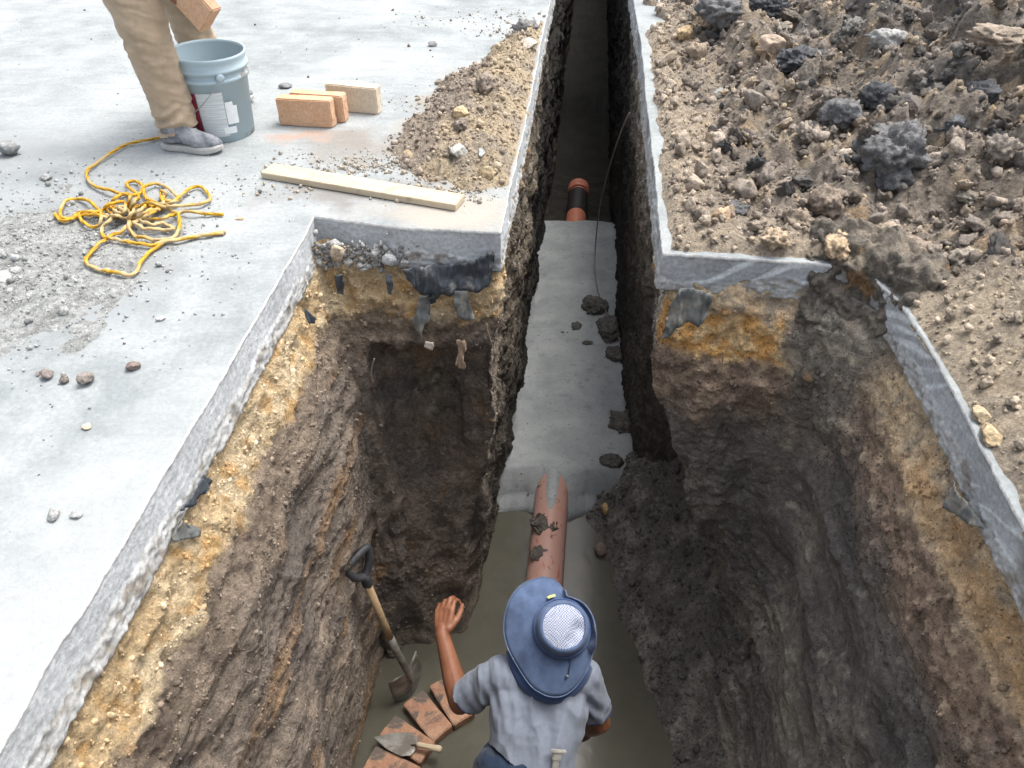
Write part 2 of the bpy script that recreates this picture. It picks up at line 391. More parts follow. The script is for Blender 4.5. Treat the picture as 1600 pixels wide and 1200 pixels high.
wall("excavation_wall", LC, False, disp_left, col_left, "brown and ochre earth wall left of the excavation", M_SOIL)

RC = []
for y, ob in ((20, .05), (14, .06), (10, .07), (8, .07), (6.5, .08), (5.2, .10), (4.2, .15), (3.7, .2)):
    RC.append([(tr(y) + 0.03 * (i == 0) + 0.008 + ob * (i / 9) ** 1.2, y, z) for i, z in enumerate(ZR)])
RC.append(list(zip([.68, .68, .68, .685, .72, .92, 1.05, 1.12, 1.12, 1.12], [3.3] * 10, ZR)))
RC.append(list(zip([.63, .63, .63, .635, .67, .95, 1.15, 1.22, 1.22, 1.22], [2.85] * 10, ZR)))
RC.append(list(zip([.575, .575, .575, .58, .585, .78, 1.02, 1.14, 1.14, 1.14], [2.47, 2.47, 2.47, 2.47, 2.47, 2.50, 2.52, 2.5, 2.5, 2.5], ZR)))
RC.append(list(zip([.56, .565, .57, .565, .56, .67, .86, 1.04, 1.0, .92], [2.40, 2.38, 2.36, 2.36, 2.36, 2.30, 2.31, 2.24, 2.0, 1.85], ZR)))
RC.append(list(zip([.64, .66, .68, .70, .72, .80, .93, 1.05, 1.01, .93], [2.39, 2.36, 2.33, 2.32, 2.31, 2.29, 2.27, 2.18, 1.97, 1.80], ZR)))
RC.append(list(zip([.82, .83, .85, .86, .87, .92, .98, 1.06, 1.02, .94], [2.37, 2.34, 2.32, 2.30, 2.29, 2.30, 2.22, 2.10, 1.91, 1.72], ZR)))
RC.append(list(zip([1.02, 1.02, 1.02, 1.02, 1.02, 1.03, 1.05, 1.08, 1.03, .95], [2.34, 2.30, 2.26, 2.24, 2.24, 2.25, 2.16, 2.03, 1.85, 1.65], ZR)))
RC.append(list(zip([1.17, 1.16, 1.14, 1.13, 1.14, 1.14, 1.12, 1.09, 1.03, .95], [2.28, 2.22, 2.16, 2.14, 2.14, 2.13, 2.04, 1.92, 1.76, 1.6], ZR)))
offR = [0.05, 0.012, -0.05, -0.09, -0.10, -0.09, -0.13, -0.20, -0.26, -0.34]
def exr(y): return np.interp(y, [0.28, 0.8, 1.15, 1.65, 2.1], [1.15, 1.17, 1.19, 1.245, 1.262])
for y in (2.05, 1.7, 1.3, 0.9, 0.28):
    RC.append([(exr(y) + o, y + (-0.1 * i / 9 if y > 1.2 else 0), z) for i, (o, z) in enumerate(zip(offR, ZR))])
RC.append([(0.1, 0.25, z) for z in ZR])
def disp_right(p, n):
    side = sstep(2.28, 2.05, p[:, 1]); tren = sstep(2.45, 2.7, p[:, 1])
    qs = p * np.array([1.0, 0.22, 1.0]); qv = p * np.array([1.0, 1.0, 0.25])
    groove = (fbm(qs * 5.5, 3, 131) + 0.35 * fbm(p * np.array([14, 1.6, 14]), 3, 132)) * side + fbm(qv * 6, 3, 133) * (1 - side)
    F1, F2, _ = worley(p * 17, 103); f1, f2, _ = worley(p * 46, 108)
    deep = sstep(-0.45, -0.75, p[:, 2])
    crumb = 1 - 0.6 * deep * (1 - tren) * sstep(0.25, -0.2, fbm(p * 3, 3, 120))
    d = 0.035 * fbm(p * 2.4, 3, 101) + 0.034 * groove * deep * (1 - tren)
    st = fbm(p * 2.1 + 9, 2, 150); d += 0.03 * deep * (1 - tren) * np.abs(st)               # shear steps
    d += crumb * (0.022 * np.abs(fbm(p * 9, 4, 112)) + 0.020 * (0.5 - F1) + 0.010 * (0.5 - f1) + 0.006 * fbm(p * 60, 3, 105))
    d += 0.0025 * fbm(p * 70, 2, 107)
    d *= sstep(-0.07, -0.19, p[:, 2]) * 0.9 + 0.1
    d += tren * 0.02 * fbm(p * np.array([14, 22, 6]), 3, 140)
    return d
def col_right(p, n, d):
    z = p[:, 2]; N = len(p)
    g = fbm(p * 5, 4, 150); g2 = fbm(p * 14, 4, 151); gb = fbm(p * 1.7, 3, 152)
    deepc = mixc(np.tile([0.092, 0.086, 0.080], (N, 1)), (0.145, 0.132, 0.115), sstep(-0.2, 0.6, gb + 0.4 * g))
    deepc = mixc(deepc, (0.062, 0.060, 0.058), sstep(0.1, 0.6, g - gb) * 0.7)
    deepc = mixc(deepc, (0.24, 0.22, 0.19), sstep(0.35, 0.8, g2 + 0.5 * gb) * sstep(0.95, 1.1, p[:, 0]) * 0.7)
    brown = mixc(np.tile([0.125, 0.092, 0.070], (N, 1)), (0.23, 0.18, 0.13), sstep(0.0, 0.6, g2 + 0.4 * g))
    tan = mixc(np.tile([0.33, 0.255, 0.17], (N, 1)), (0.20, 0.165, 0.125), sstep(-0.1, 0.5, g2))
    och = mixc(np.tile([0.32, 0.18, 0.065], (N, 1)), (0.34, 0.245, 0.135), sstep(0.0, 0.5, g2 + 0.4 * g))
    grey = mixc(np.tile([0.12, 0.108, 0.093], (N, 1)), (0.19, 0.165, 0.135), sstep(0.0, 0.6, g2))
    side = sstep(2.24, 2.12, p[:, 1]) * sstep(0.9, 1.0, p[:, 0])
    zn = z + 0.05 * g + 0.03 * g2
    c = tan
    och = mixc(och, (0.23, 0.15, 0.085), side * 0.7)
    m = sstep(-0.19, -0.23, zn) * sstep(-0.44 + 0.1 * side, -0.38 + 0.1 * side, zn) * (1 - 0.3 * side) * sstep(-0.45, 0.0, gb + 0.5 * g + 0.15 * (1 - side)); c = c * (1 - m[:, None]) + och * m[:, None]
    m = sstep(-0.38 + 0.08 * side, -0.46 + 0.08 * side, zn); c = c * (1 - m[:, None]) + brown * m[:, None]
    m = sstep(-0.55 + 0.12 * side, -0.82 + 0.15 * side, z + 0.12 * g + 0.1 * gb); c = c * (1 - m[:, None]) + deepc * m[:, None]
    slump = sstep(0.99, 1.06, p[:, 0] + 0.05 * g) * sstep(1.95, 2.1, p[:, 1]) * sstep(-0.95, -0.6, z); c = c * (1 - slump[:, None]) + grey * slump[:, None]
    tren = sstep(2.42, 2.55, p[:, 1])
    tc = mixc(np.tile([0.17, 0.15, 0.125], (N, 1)), (0.07, 0.062, 0.055), sstep(-0.1, 0.5, g2 + 0.6 * g))
    tc = mixc(tc, (0.36, 0.37, 0.36), sstep(0.15, 0.6, fbm(p * np.array([18, 20, 8]), 3, 160)) * sstep(-0.75, -0.35, z) * 0.8)
    tc = mixc(tc, (0.44, 0.25, 0.07), sstep(-0.42, -0.33, zn) * sstep(-0.1, 0.3, gb + g + 0.2) * sstep(4.6, 3.6, p[:, 1]) * 0.9)
    tc = mixc(tc, (0.05, 0.045, 0.042), sstep(-0.7, -1.3, z) * 0.8); tc = mixc(tc, (0.014, 0.013, 0.012), sstep(4.6, 7.0, p[:, 1] - z * 0.8) * 0.93)  # last mix paints the far trench's shade onto this wall too
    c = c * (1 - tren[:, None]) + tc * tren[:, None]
    wet = sstep(-0.5, -1.0, z) * 0.9
    return c, wet
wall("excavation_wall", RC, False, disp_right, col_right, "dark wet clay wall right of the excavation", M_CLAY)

# ------------------------------------------------------------------ floor of the excavation, water, mortar
def quad_sheet(name, left, right, nrow, ncol, mat, fz, colf, label, kind='structure'):
    """sheet between two polylines (same count), fz(p)->z offset"""
    L = np.array(left, float); R = np.array(right, float)
    t = np.linspace(0, len(L) - 1, nrow); k = np.minimum(t.astype(int), len(L) - 2); w = (t - k)[:, None]
    A = L[k] * (1 - w) + L[k + 1] * w; B = R[k] * (1 - w) + R[k + 1] * w
    s = np.linspace(0, 1, ncol)[None, :, None]
    V = (A[:, None] * (1 - s) + B[:, None] * s).reshape(-1, 3)
    V[:, 2] += fz(V, np.tile(s[0, :, 0], nrow))
    c, w = colf(V)
    F = grid_faces(nrow, ncol)
    o = mesh_np(name, V, F, mat, c, w)
    if o.data.polygons[len(o.data.polygons) // 2].normal.z < 0: o.data.flip_normals()
    return tag(o, kind=kind, label=label)
WATER_Z = -2.56
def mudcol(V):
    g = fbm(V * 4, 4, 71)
    return mixc(np.tile([0.12, 0.105, 0.08], (len(V), 1)), (0.07, 0.062, 0.05), sstep(-0.2, 0.5, g)) * (1 - 0.9 * sstep(6.6, 8.0, V[:, 1]))[:, None], np.full(len(V), 0.8)  # mud colour falls off far down the trench, standing in for shade
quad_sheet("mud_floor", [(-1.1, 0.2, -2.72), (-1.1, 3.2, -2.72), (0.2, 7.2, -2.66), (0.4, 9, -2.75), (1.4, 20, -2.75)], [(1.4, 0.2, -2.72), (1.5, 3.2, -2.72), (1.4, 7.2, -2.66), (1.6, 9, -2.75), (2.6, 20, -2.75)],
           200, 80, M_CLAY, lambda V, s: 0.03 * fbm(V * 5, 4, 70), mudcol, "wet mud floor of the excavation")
def mat_water():
    k = NT("muddy_water"); v = k.coord()
    n = k.noise(v, 2.2, 5, 0.6, 0.4); n2 = k.noise(v, 11, 5, 0.6, 0.3)
    c = k.mix(k.ramp(n, [(0.3, 0.0), (0.7, 1.0)]), (0.088, 0.084, 0.065), (0.118, 0.112, 0.088))
    c = k.mix(k.ramp(n2, [(0.45, 0.0), (0.75, 0.5)]), c, (0.08, 0.075, 0.058))
    h = k.noise(v, 6, 3, 0.5, 0.5)
    m = k.set(col=c, rough=0.16, norm=k.bump(h, 0.15, 0.01), spec=0.35)
    return m
M_WATER = mat_water()
bm = bmesh.new()
for x, y in ((-1.2, 0.15), (1.5, 0.15), (1.6, 3.8), (0.9, 4.1), (-0.3, 4.1), (-1.2, 3.0)): bm.verts.new((x, y, WATER_Z))
bm.faces.new(bm.verts[:]); wtr = obj_bm("water", bm, M_WATER)
if wtr.data.polygons[0].normal.z < 0: wtr.data.flip_normals()
tag(wtr, kind='structure', label="muddy brown water standing on the pit floor")

# mortar haunching round the pipe
def mat_mortar():
    k = NT("wet_mortar"); v = k.coord()
    n = k.noise(v, 3.5, 6, 0.62, 0.4); f = k.noise(v, 90, 4, 0.6); m_ = k.noise(v, 17, 5, 0.6, 0.6)
    c = k.mix(k.ramp(n, [(0.32, 0.0), (0.68, 1.0)]), (0.25, 0.272, 0.28), (0.39, 0.412, 0.412))
    c = k.mix(k.ramp(m_, [(0.57, 0.0), (0.68, 0.6)]), c, (0.20, 0.208, 0.208))
    c = k.mix(k.ramp(k.noise(v, 34, 2, 0.5), [(0.71, 0.0), (0.73, 0.85)]), c, (0.07, 0.065, 0.06))
    c = k.mix(1.0, c, k.ramp(f, [(0.3, 0.88), (0.7, 1.1)]), 'MULTIPLY')
    h = k.math('ADD', k.noise(v, 14, 6, 0.6), k.math('MULTIPLY', f, 0.15))
    return k.set(col=c, rough=0.55, norm=k.bump(h, 0.35, 0.012), spec=0.4)
M_MORTAR = mat_mortar()
MZ = -2.36
mb_l = [P(786, 750, MZ), P(793, 712, MZ), P(800, 660, MZ), P(812, 600, MZ), P(826, 500, MZ), P(838, 420, MZ), P(846, 345, MZ)]
mb_r = [P(940, 752, MZ), P(968, 718, MZ), P(992, 680, MZ), P(995, 600, MZ), P(985, 500, MZ), P(975, 420, MZ), P(970, 350, MZ)]
def mortar():
    L = np.array(mb_l); R = np.array(mb_r); L[:, 0] -= 0.05; R[:, 0] += 0.06; R[0, 0] += 0.04
    nr, nc = 240, 70
    t = np.linspace(0, len(L) - 1, nr); k = np.minimum(t.astype(int), len(L) - 2); w = (t - k)[:, None]
    A = L[k] * (1 - w) + L[k + 1] * w; B = R[k] * (1 - w) + R[k + 1] * w
    s = np.linspace(0, 1, nc)
    V = (A[:, None] * (1 - s[None, :, None]) + B[:, None] * s[None, :, None])
    p = V.reshape(-1, 3).copy()
    p[:, 2] += 0.012 * fbm(p * 3, 3, 80) + 0.004 * fbm(p * 12, 3, 81) + 0.02 * np.tile(1 - (2 * s - 1) ** 2, nr) - 0.01
    V = p.reshape(nr, nc, 3)
    # ragged near lip and slightly ragged sides
    lip = 0.10 * fbm(np.stack([s * 2.2, s * 0, s * 0 + 2], 1), 2, 83) + 0.012 * fbm(np.stack([s * 14, s * 0, s * 0 + 2], 1), 2, 84) - 0.06 * np.sin(s * 3.14)
    fade = np.linspace(1, 0, 40)
    V[:40, :, 1] += lip[None, :] * (fade ** 2)[:, None]
    # rounded drop at the front and the back
    V[:26, :, 2] -= 0.13 * (np.linspace(1, 0, 26) ** 1.5)[:, None]
    drop = [(-0.02, -0.012), (-0.045, -0.028), (-0.075, -0.048), (-0.10, -0.07), (-0.12, -0.30)]
    fr = [V[0] + np.array([0, a, b]) for a, b in drop][::-1]; bk = [V[-1] + np.array([0, -a * 1.5, b]) for a, b in drop]
    V = np.concatenate([np.array(fr), V, np.array(bk)])
    F = grid_faces(V.shape[0], nc)
    o = mesh_np("mortar_bed", V.reshape(-1, 3), F, M_MORTAR)
    if o.data.polygons[len(o.data.polygons) // 2].normal.z < 0: o.data.flip_normals()
    tag(o, "smooth grey wet mortar bed poured over the pipe along the trench floor", "mortar")
mortar()

# ------------------------------------------------------------------ loose soil: heightfields
def zpt(X, Y, s=0.0): return np.stack([X, Y, np.zeros_like(X) + s], 1)
def heap(name, x0, x1, y0, y1, res, hf, cf, mat, label, cat=None, kind='stuff', cut=-0.004, base=0.0):
    nx = int((x1 - x0) / res); ny = int((y1 - y0) / res)
    X, Y = np.meshgrid(np.linspace(x0, x1, nx), np.linspace(y0, y1, ny)); X = X.ravel(); Y = Y.ravel()
    Z = hf(X, Y); V = np.stack([X, Y, Z], 1)
    F = grid_faces(ny, nx)
    F = F[(Z[F].max(1) > base + cut)]
    used = np.zeros(len(V), bool); used[F.ravel()] = True; idx = np.cumsum(used) - 1
    V = V[used]; F = idx[F]; V[:, 2] = np.maximum(V[:, 2], base - 0.02)
    c, w = cf(V)
    o = mesh_np(name, V, F, mat, c, w); tag(o, label, cat, kind=kind)
    return o
TE_Y = [p[1] for p in EDGE_R[:8]][::-1]; TE_X = [p[0] for p in EDGE_R[:8]][::-1]
FR_X = [0.5, 0.79, 1.11, 1.24]; FR_Y = [2.395, 2.364, 2.318, 2.25]
def sd_right(X, Y):
    a = np.minimum(X - np.interp(Y, TE_Y, TE_X), Y - np.interp(X, FR_X, FR_Y))
    return np.maximum(a, X - np.interp(Y, [0.28, 0.8, 1.15, 1.65, 2.1, 2.26], [1.15, 1.17, 1.19, 1.245, 1.265, 1.23]))
def h_right(X, Y):
    q = zpt(X, Y); sd = sd_right(X, Y)
    big = fbm(q * 1.3, 3, 200); mid = fbm(q * 4.2, 4, 201)
    F1, F2, I = worley(zpt(X, Y, .3) * np.array([6.5, 6.5, 1]), 203); G1, G2, J = worley(zpt(X, Y, .1) * np.array([17, 17, 1]), 207)
    K1, K2, KJ = worley(zpt(X, Y, .7) * np.array([42, 42, 1]), 211)
    side = sstep(2.3, 2.0, Y) * sstep(1.1, 1.25, X)
    hm = 0.035 + 0.20 * sstep(0.15, 1.3, sd) + 0.34 * sstep(1.5, 3.2, X) + 0.13 * side * sstep(0.02, 0.3, sd)
    rough = sstep(0.08, 0.6, sd)
    E1, E2, EI = worley(zpt(X, Y, .2) * np.array([3.1, 3.1, 1]) + 0.3 * mid[:, None], 205)
    h = hm + rough * (0.12 * big + 0.10 * mid + 0.17 * np.clip(0.66 - E1, 0, 1) * (EI > 0.35) * sstep(0.2, 0.7, sd) + 0.12 * np.clip(0.62 - F1, 0, 1) * (I > 0.35)) + 0.05 * (0.2 + rough) * np.clip(0.62 - G1, 0, 1) * (0.3 + 1.2 * J)
    h += 0.022 * np.clip(0.6 - K1, 0, 1) + 0.018 * fbm(q * 24, 4, 220, 0.6) + 0.005 * fbm(q * 80, 2, 221)
    inset = 0.022 * sstep(1.25, 1.1, X - 0.6 * (Y > 2.3)) + 0.004 + 0.025 * fbm(q * 5, 3, 225) + 0.02 * sstep(3.2, 3.6, Y) * sstep(5.2, 4.8, Y) + 0.16 * sstep(5.0, 5.3, Y) * sstep(0.4, 0.2, fbm(q * 2.5, 2, 226))
    return np.minimum(h, 0.95 * (sd - np.maximum(inset, 0.014)) + 0.004 * fbm(q * 30, 2, 227))
def c_right(V):
    q = V * np.array([1, 1, 1.0]); X, Y = V[:, 0], V[:, 1]; sd = sd_right(X, Y); N = len(V)
    g = fbm(q * 3.3, 4, 230); g2 = fbm(q * 11, 4, 231)
    F1, F2, I = worley(zpt(X, Y, .3) * np.array([6.5, 6.5, 1]), 203); G1, G2, J = worley(zpt(X, Y, .1) * np.array([17, 17, 1]), 207)
    c = mixc(np.tile([0.195, 0.166, 0.138], (N, 1)), (0.138, 0.120, 0.104), sstep(-0.2, 0.5, g2 + 0.5 * g))
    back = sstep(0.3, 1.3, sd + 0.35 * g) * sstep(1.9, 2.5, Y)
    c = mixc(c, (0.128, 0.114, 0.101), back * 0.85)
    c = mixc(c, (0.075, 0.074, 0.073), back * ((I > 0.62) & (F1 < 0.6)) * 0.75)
    c = mixc(c, (0.27, 0.215, 0.155), ((J > 0.72) & (G1 < 0.55)) * 0.7)
    c = mixc(c, (0.32, 0.22, 0.12), sstep(0.5, 0.8, g + 0.4 * g2) * 0.5)
    c = mixc(c, (0.26, 0.25, 0.235), sstep(0.35, 0.6, fbm(q * 2.1, 3, 236)) * back * 0.6)
    side = sstep(2.15, 1.9, Y + 0.2 * g) * sstep(1.2, 1.3, X)
    c = mixc(c, (0.285, 0.240, 0.185), side * (0.55 + 0.4 * sstep(-0.3, 0.3, g2)))
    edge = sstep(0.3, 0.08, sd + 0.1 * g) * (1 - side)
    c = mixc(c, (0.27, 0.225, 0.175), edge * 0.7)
    return c, np.full(N, 0.12)
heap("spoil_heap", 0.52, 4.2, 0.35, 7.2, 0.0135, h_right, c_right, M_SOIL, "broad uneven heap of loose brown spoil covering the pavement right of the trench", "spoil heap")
# the heap goes on outside the picture, more coarsely
def h_far(X, Y):
    q = zpt(X, Y); out = np.maximum(X - 4.12, Y - 7.12)
    return np.minimum(h_right(X, Y), 0.6) * sstep(-0.02, 0.03, out) * sstep(7.5, 5.5, X) * sstep(12, 9, Y) - 0.01 * (out < 0.02)
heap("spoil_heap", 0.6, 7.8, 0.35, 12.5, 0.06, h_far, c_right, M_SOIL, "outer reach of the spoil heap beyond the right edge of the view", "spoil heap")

def h_left(X, Y):
    q = zpt(X, Y)
    te = np.interp(Y, [p[1] for p in EDGE_L[12:]], [p[0] for p in EDGE_L[12:]])
    sd = te - X                                             # distance back from the trench edge
    wdt = np.interp(Y, [2.85, 3.0, 3.3, 3.9, 4.4, 4.9, 5.4], [0.22, 0.44, 0.62, 0.62, 0.42, 0.16, 0.02]) + 0.10 * fbm(q * 3, 3, 240)
    t = np.clip(sd / np.maximum(wdt, 0.02), 0, 1.3)
    prof = sstep(1.05, 0.35, t) * sstep(2.84, 3.15, Y + 0.06 * fbm(q * 6, 2, 241)) * sstep(5.6, 4.6, Y)
    G1, G2, J = worley(zpt(X, Y, .1) * np.array([15, 15, 1]), 247); K1, K2, KJ = worley(zpt(X, Y, .7) * np.array([40, 40, 1]), 251)
    h = prof * (0.085 + 0.03 * fbm(q * 5, 3, 243)) + sstep(0.02, 0.3, prof) * (0.04 * np.clip(0.6 - G1, 0, 1) * (0.3 + 1.3 * J) + 0.016 * np.clip(0.6 - K1, 0, 1) + 0.010 * fbm(q * 26, 3, 244))
    h = h - 0.012 + 0.004 * fbm(q * 50, 2, 246)
    return np.minimum(h, 0.9 * (sd - 0.012 + 0.012 * fbm(q * 8, 2, 248)))
def c_left(V):
    q = V; N = len(V); g = fbm(q * 4, 4, 260); g2 = fbm(q * 13, 3, 261)
    te = np.interp(V[:, 1], [p[1] for p in EDGE_L[12:]], [p[0] for p in EDGE_L[12:]]); sd = te - V[:, 0]
    c = mixc(np.tile([0.285, 0.232, 0.165], (N, 1)), (0.225, 0.19, 0.15), sstep(-0.2, 0.4, g + g2 * 0.4))
    c = mixc(c, (0.185, 0.155, 0.13), sstep(0.2, 0.42, sd + 0.15 * g) * 0.9)
    return c, np.zeros(N)
heap("soil_heap", -0.9, 0.35, 2.75, 5.7, 0.0105, h_left, c_left, M_SOIL, "low heap of tan crumbly soil on the pavement left of the trench", "soil heap")

# crushed concrete litter at the far left
def h_lit(X, Y):
    q = zpt(X, Y)
    c0 = P(20, 420); dx = (X - c0.x) / 0.62; dy = (Y - c0.y) / 0.72
    r = np.sqrt(dx * dx + dy * dy) + 0.35 * fbm(q * 2.6, 3, 270)
    K1, K2, KJ = worley(zpt(X, Y, .7) * np.array([30, 30, 1]), 271)
    return sstep(1.0, 0.2, r) * (0.03 + 0.02 * fbm(q * 6, 3, 272) + 0.02 * np.clip(0.6 - K1, 0, 1)) + 0.006 * fbm(q * 22, 3, 273) - 0.012
def c_lit(V):
    g2 = fbm(V * 12, 3, 281)
    return mixc(np.tile([0.275, 0.285, 0.288], (len(V), 1)), (0.215, 0.222, 0.222), sstep(-0.1, 0.5, g2)), np.zeros(len(V))
heap("concrete_litter", -3.0, -0.95, 1.5, 3.6, 0.013, h_lit, c_lit, M_SOIL, "grey crushed concrete dust spread over the pavement at far left", "litter")

# slump of dark mud at the foot of the right wall
FB = [P(*p, WATER_Z) for p in ((1075, 1300), (1050, 1200), (1020, 1100), (990, 1010), (968, 960), (948, 880), (926, 830))] + [P(u, v, MZ) - Vector((k_, 0, 0)) for u, v, k_ in ((937, 765, 0.10), (962, 718, 0.17), (992, 660, 0.19), (1002, 600, 0.16))]
def h_slump(X, Y):
    q = zpt(X, Y)
    xb = np.interp(Y, [p.y for p in FB], [p.x for p in FB]); t = X - xb + 0.05 * fbm(q * 4, 3, 290)
    K1, K2, KJ = worley(zpt(X, Y, .7) * np.array([24, 24, 1]), 291)
    sl = np.interp(Y, [1.5, 2.0, 2.4, 3.0, 3.6, 4.2], [1.3, 1.3, 1.1, 0.95, 0.8, 0.5])
    return WATER_Z - 0.03 + np.clip(t + 0.02, -0.1, 0.8) * sl + sstep(0, 0.1, t) * (0.05 * fbm(q * 5, 3, 292) + 0.045 * np.clip(0.6 - K1, 0, 1) + 0.02 * fbm(q * 20, 3, 293)) + 0.008 * fbm(q * 50, 2, 294)
def c_slump(V):
    g = fbm(V * 6, 4, 295)
    c = mixc(np.tile([0.085, 0.081, 0.075], (len(V), 1)), (0.15, 0.142, 0.128), sstep(0.0, 0.6, g))
    return c, np.full(len(V), 0.75)
heap("mud_slump", 0.3, 1.35, 1.35, 4.3, 0.011, h_slump, c_slump, M_CLAY, "dark slumped wet mud along the foot of the right wall", "mud", cut=-0.005, base=WATER_Z)

# spoil spilling over the pavement corner into the pit
def spill():
    cols = []
    prof = [(-0.16, 0.10), (-0.05, 0.075), (0.02, 0.02), (0.05, -0.08), (0.075, -0.2), (0.10, -0.34), (0.12, -0.5), (0.13, -0.64), (0.10, -0.78), (0.02, -0.9)]
    for (x, y), ang, k in (((1.02, 2.335), -92, -0.10), ((1.08, 2.325), -95, 0.35), ((1.15, 2.30), -105, 0.9), ((1.215, 2.27), -130, 1.0), ((1.245, 2.21), -150, 0.9), ((1.26, 2.14), -168, 0.45), ((1.263, 2.05), -180, -0.12)):
        a = math.radians(ang); dx, dy = math.cos(a), math.sin(a)
        cols.append([(x + dx * (o * (k if i > 1 else 1) - (0.03 if k < 0 else 0)), y + dy * (o * (k if i > 1 else 1) - (0.03 if k < 0 else 0)), z - (0.12 if k < 0 and i < 2 else 0)) for i, (o, z) in enumerate(prof)])
    def dis(p, n):
        F1, F2, _ = worley(p * 16, 303); f1, _, _ = worley(p * 42, 304)
        return 0.05 * fbm(p * 4, 3, 300) + 0.05 * (0.5 - F1) + 0.022 * (0.5 - f1) + 0.014 * fbm(p * 40, 4, 301, 0.6)
    def cl(p, n, d):
        g = fbm(p * 9, 4, 305)
        c = mixc(np.tile([0.125, 0.112, 0.096], (len(p), 1)), (0.20, 0.172, 0.14), sstep(-0.1, 0.5, g))
        return mixc(c, (0.33, 0.19, 0.08), sstep(0.45, 0.7, fbm(p * 6, 3, 306)) * 0.6), np.full(len(p), 0.35)
    o = wall("soil_spill", cols, False, dis, cl, None, M_SOIL, 0.009)
    tag(o, "grey brown soil spilling over the pavement corner into the pit", "soil spill", kind='stuff')
spill()

# ------------------------------------------------------------------ clods, stones and crumbs
M_ROCK = mat_attr("clod", 0.95, 0.9, 90, 0.25, 0.35, 1.35)
def ico(sub):
    bm = bmesh.new(); bmesh.ops.create_icosphere(bm, subdivisions=sub, radius=1.0)
    V = np.array([v.co[:] for v in bm.verts]); F = np.array([[v.index for v in f.verts] for f in bm.faces]); bm.free()
    return V, F
ICO = {k: ico(k) for k in (1, 2, 3, 4, 5)}
def rock_shape(sub, seed, lump=0.35, rough=0.12, facet=0.0):
    V, F = ICO[sub]; V = V.copy(); o = np.array([seed * 3.1, seed * 1.7, seed * 5.3])
    r = 1 + lump * fbm(V * 1.3 + o, 2, seed) + rough * fbm(V * 4 + o, 3, seed + 1)
    if sub >= 3:
        w, _, _ = worley(V * 3.2 + o, seed); r = r + 0.16 * (0.5 - w)
    V = V * r[:, None]
    rg = np.random.default_rng(seed)
    for _ in range(int(facet)):
        n = rg.normal(size=3); n /= np.linalg.norm(n); d = V @ n; lim = 0.62 + 0.15 * rg.random()
        V = V - np.outer(np.maximum(d - lim, 0), n)
    V *= (1 + 0.3 * rg.uniform(-1, 1, 3))
    return V, F
def crumbs(name, pts, size, col, label, cat, sub=1, sink=0.25, parent=None, seed=1):
    rg = np.random.default_rng(seed); n = len(pts)
    V0, F0 = ICO[sub]; nv = len(V0)
    if sub == 3:
        PR = np.stack([rock_shape(3, 900 + i, 0.55, 0.35, 3)[0] for i in range(14)]); V = PR[rg.integers(0, 14, n)] * 0.95
    else: V = np.tile(V0[None], (n, 1, 1)) * (1 + 0.38 * rg.uniform(-1, 1, (n, nv, 1)) * (1 if sub == 1 else 0.55))
    sc = size[:, None] * rg.uniform(0.65, 1.2, (n, 3)); sc[:, 2] *= 0.8
    V = V * sc[:, None]
    q = rg.normal(size=(n, 4)); q /= np.linalg.norm(q, axis=1)[:, None]; w, x, y, z = q.T
    R = np.stack([np.stack([1 - 2 * (y * y + z * z), 2 * (x * y - z * w), 2 * (x * z + y * w)], -1), np.stack([2 * (x * y + z * w), 1 - 2 * (x * x + z * z), 2 * (y * z - x * w)], -1), np.stack([2 * (x * z - y * w), 2 * (y * z + x * w), 1 - 2 * (x * x + y * y)], -1)], 1)
    V = np.einsum('nij,nvj->nvi', R, V)
    V += pts[:, None] ; V[:, :, 2] += (size * (0.75 - sink))[:, None]
    F = (F0[None] + (np.arange(n) * nv)[:, None, None]).reshape(-1, 3)
    o = mesh_np(name, V.reshape(-1, 3), F, M_ROCK, np.repeat(col, nv, 0), None, smooth=(sub == 2), parent=parent)
    return tag(o, label, cat, kind='stuff')
def sizes(n, lo, hi, a=2.2, rg=RNG):
    return lo * (1 - rg.random(n) * (1 - (lo / hi) ** a)) ** (-1 / a)
def inframe(X, Y, Z):
    h = CAMH - Z; d = Y * math.cos(TH) + h * math.sin(TH)
    u = 800 + FPX * X / d; v = 600 + FPX * (-Y * math.sin(TH) + h * math.cos(TH)) / d
    return (u > -120) & (u < 1720) & (v > -150) & (v < 1350)
# right heap crumbs
n = 29000
X = RNG.uniform(0.5, 4.2, n); Y = RNG.uniform(0.9, 7.2, n); Z = h_right(X, Y)
k = (Z > 0.004) & inframe(X, Y, Z); X, Y, Z = X[k], Y[k], Z[k]
sz = sizes(len(X), 0.0035, 0.024); cc, _ = c_right(np.stack([X, Y, Z], 1))
cc = cc * RNG.uniform(0.7, 1.45, (len(X), 1)); cc = mixc(cc, (0.36, 0.29, 0.2), (RNG.random(len(X)) > 0.9) * 0.7); cc = mixc(cc, (0.08, 0.08, 0.08), (RNG.random(len(X)) > 0.93) * 0.7)
crumbs("spoil_crumbs", np.stack([X, Y, Z], 1), sz, cc, "small crumbs and pebbles strewn over the spoil heap right of the trench", "crumbs", 1, seed=3)
n = 4200
X = RNG.uniform(0.5, 4.2, n); Y = RNG.uniform(0.9, 7.2, n); Z = h_right(X, Y)
k = (Z > 0.02) & inframe(X, Y, Z); X, Y, Z = X[k], Y[k], Z[k]
sz = sizes(len(X), 0.013, 0.052, 2.2); cc, _ = c_right(np.stack([X, Y, Z], 1)); cc = cc * RNG.uniform(0.75, 1.35, (len(X), 1))
crumbs("spoil_lumps", np.stack([X, Y, Z], 1), sz, cc, "fist sized brown lumps mixed through the spoil heap right of the trench", "lumps", 3, seed=4)
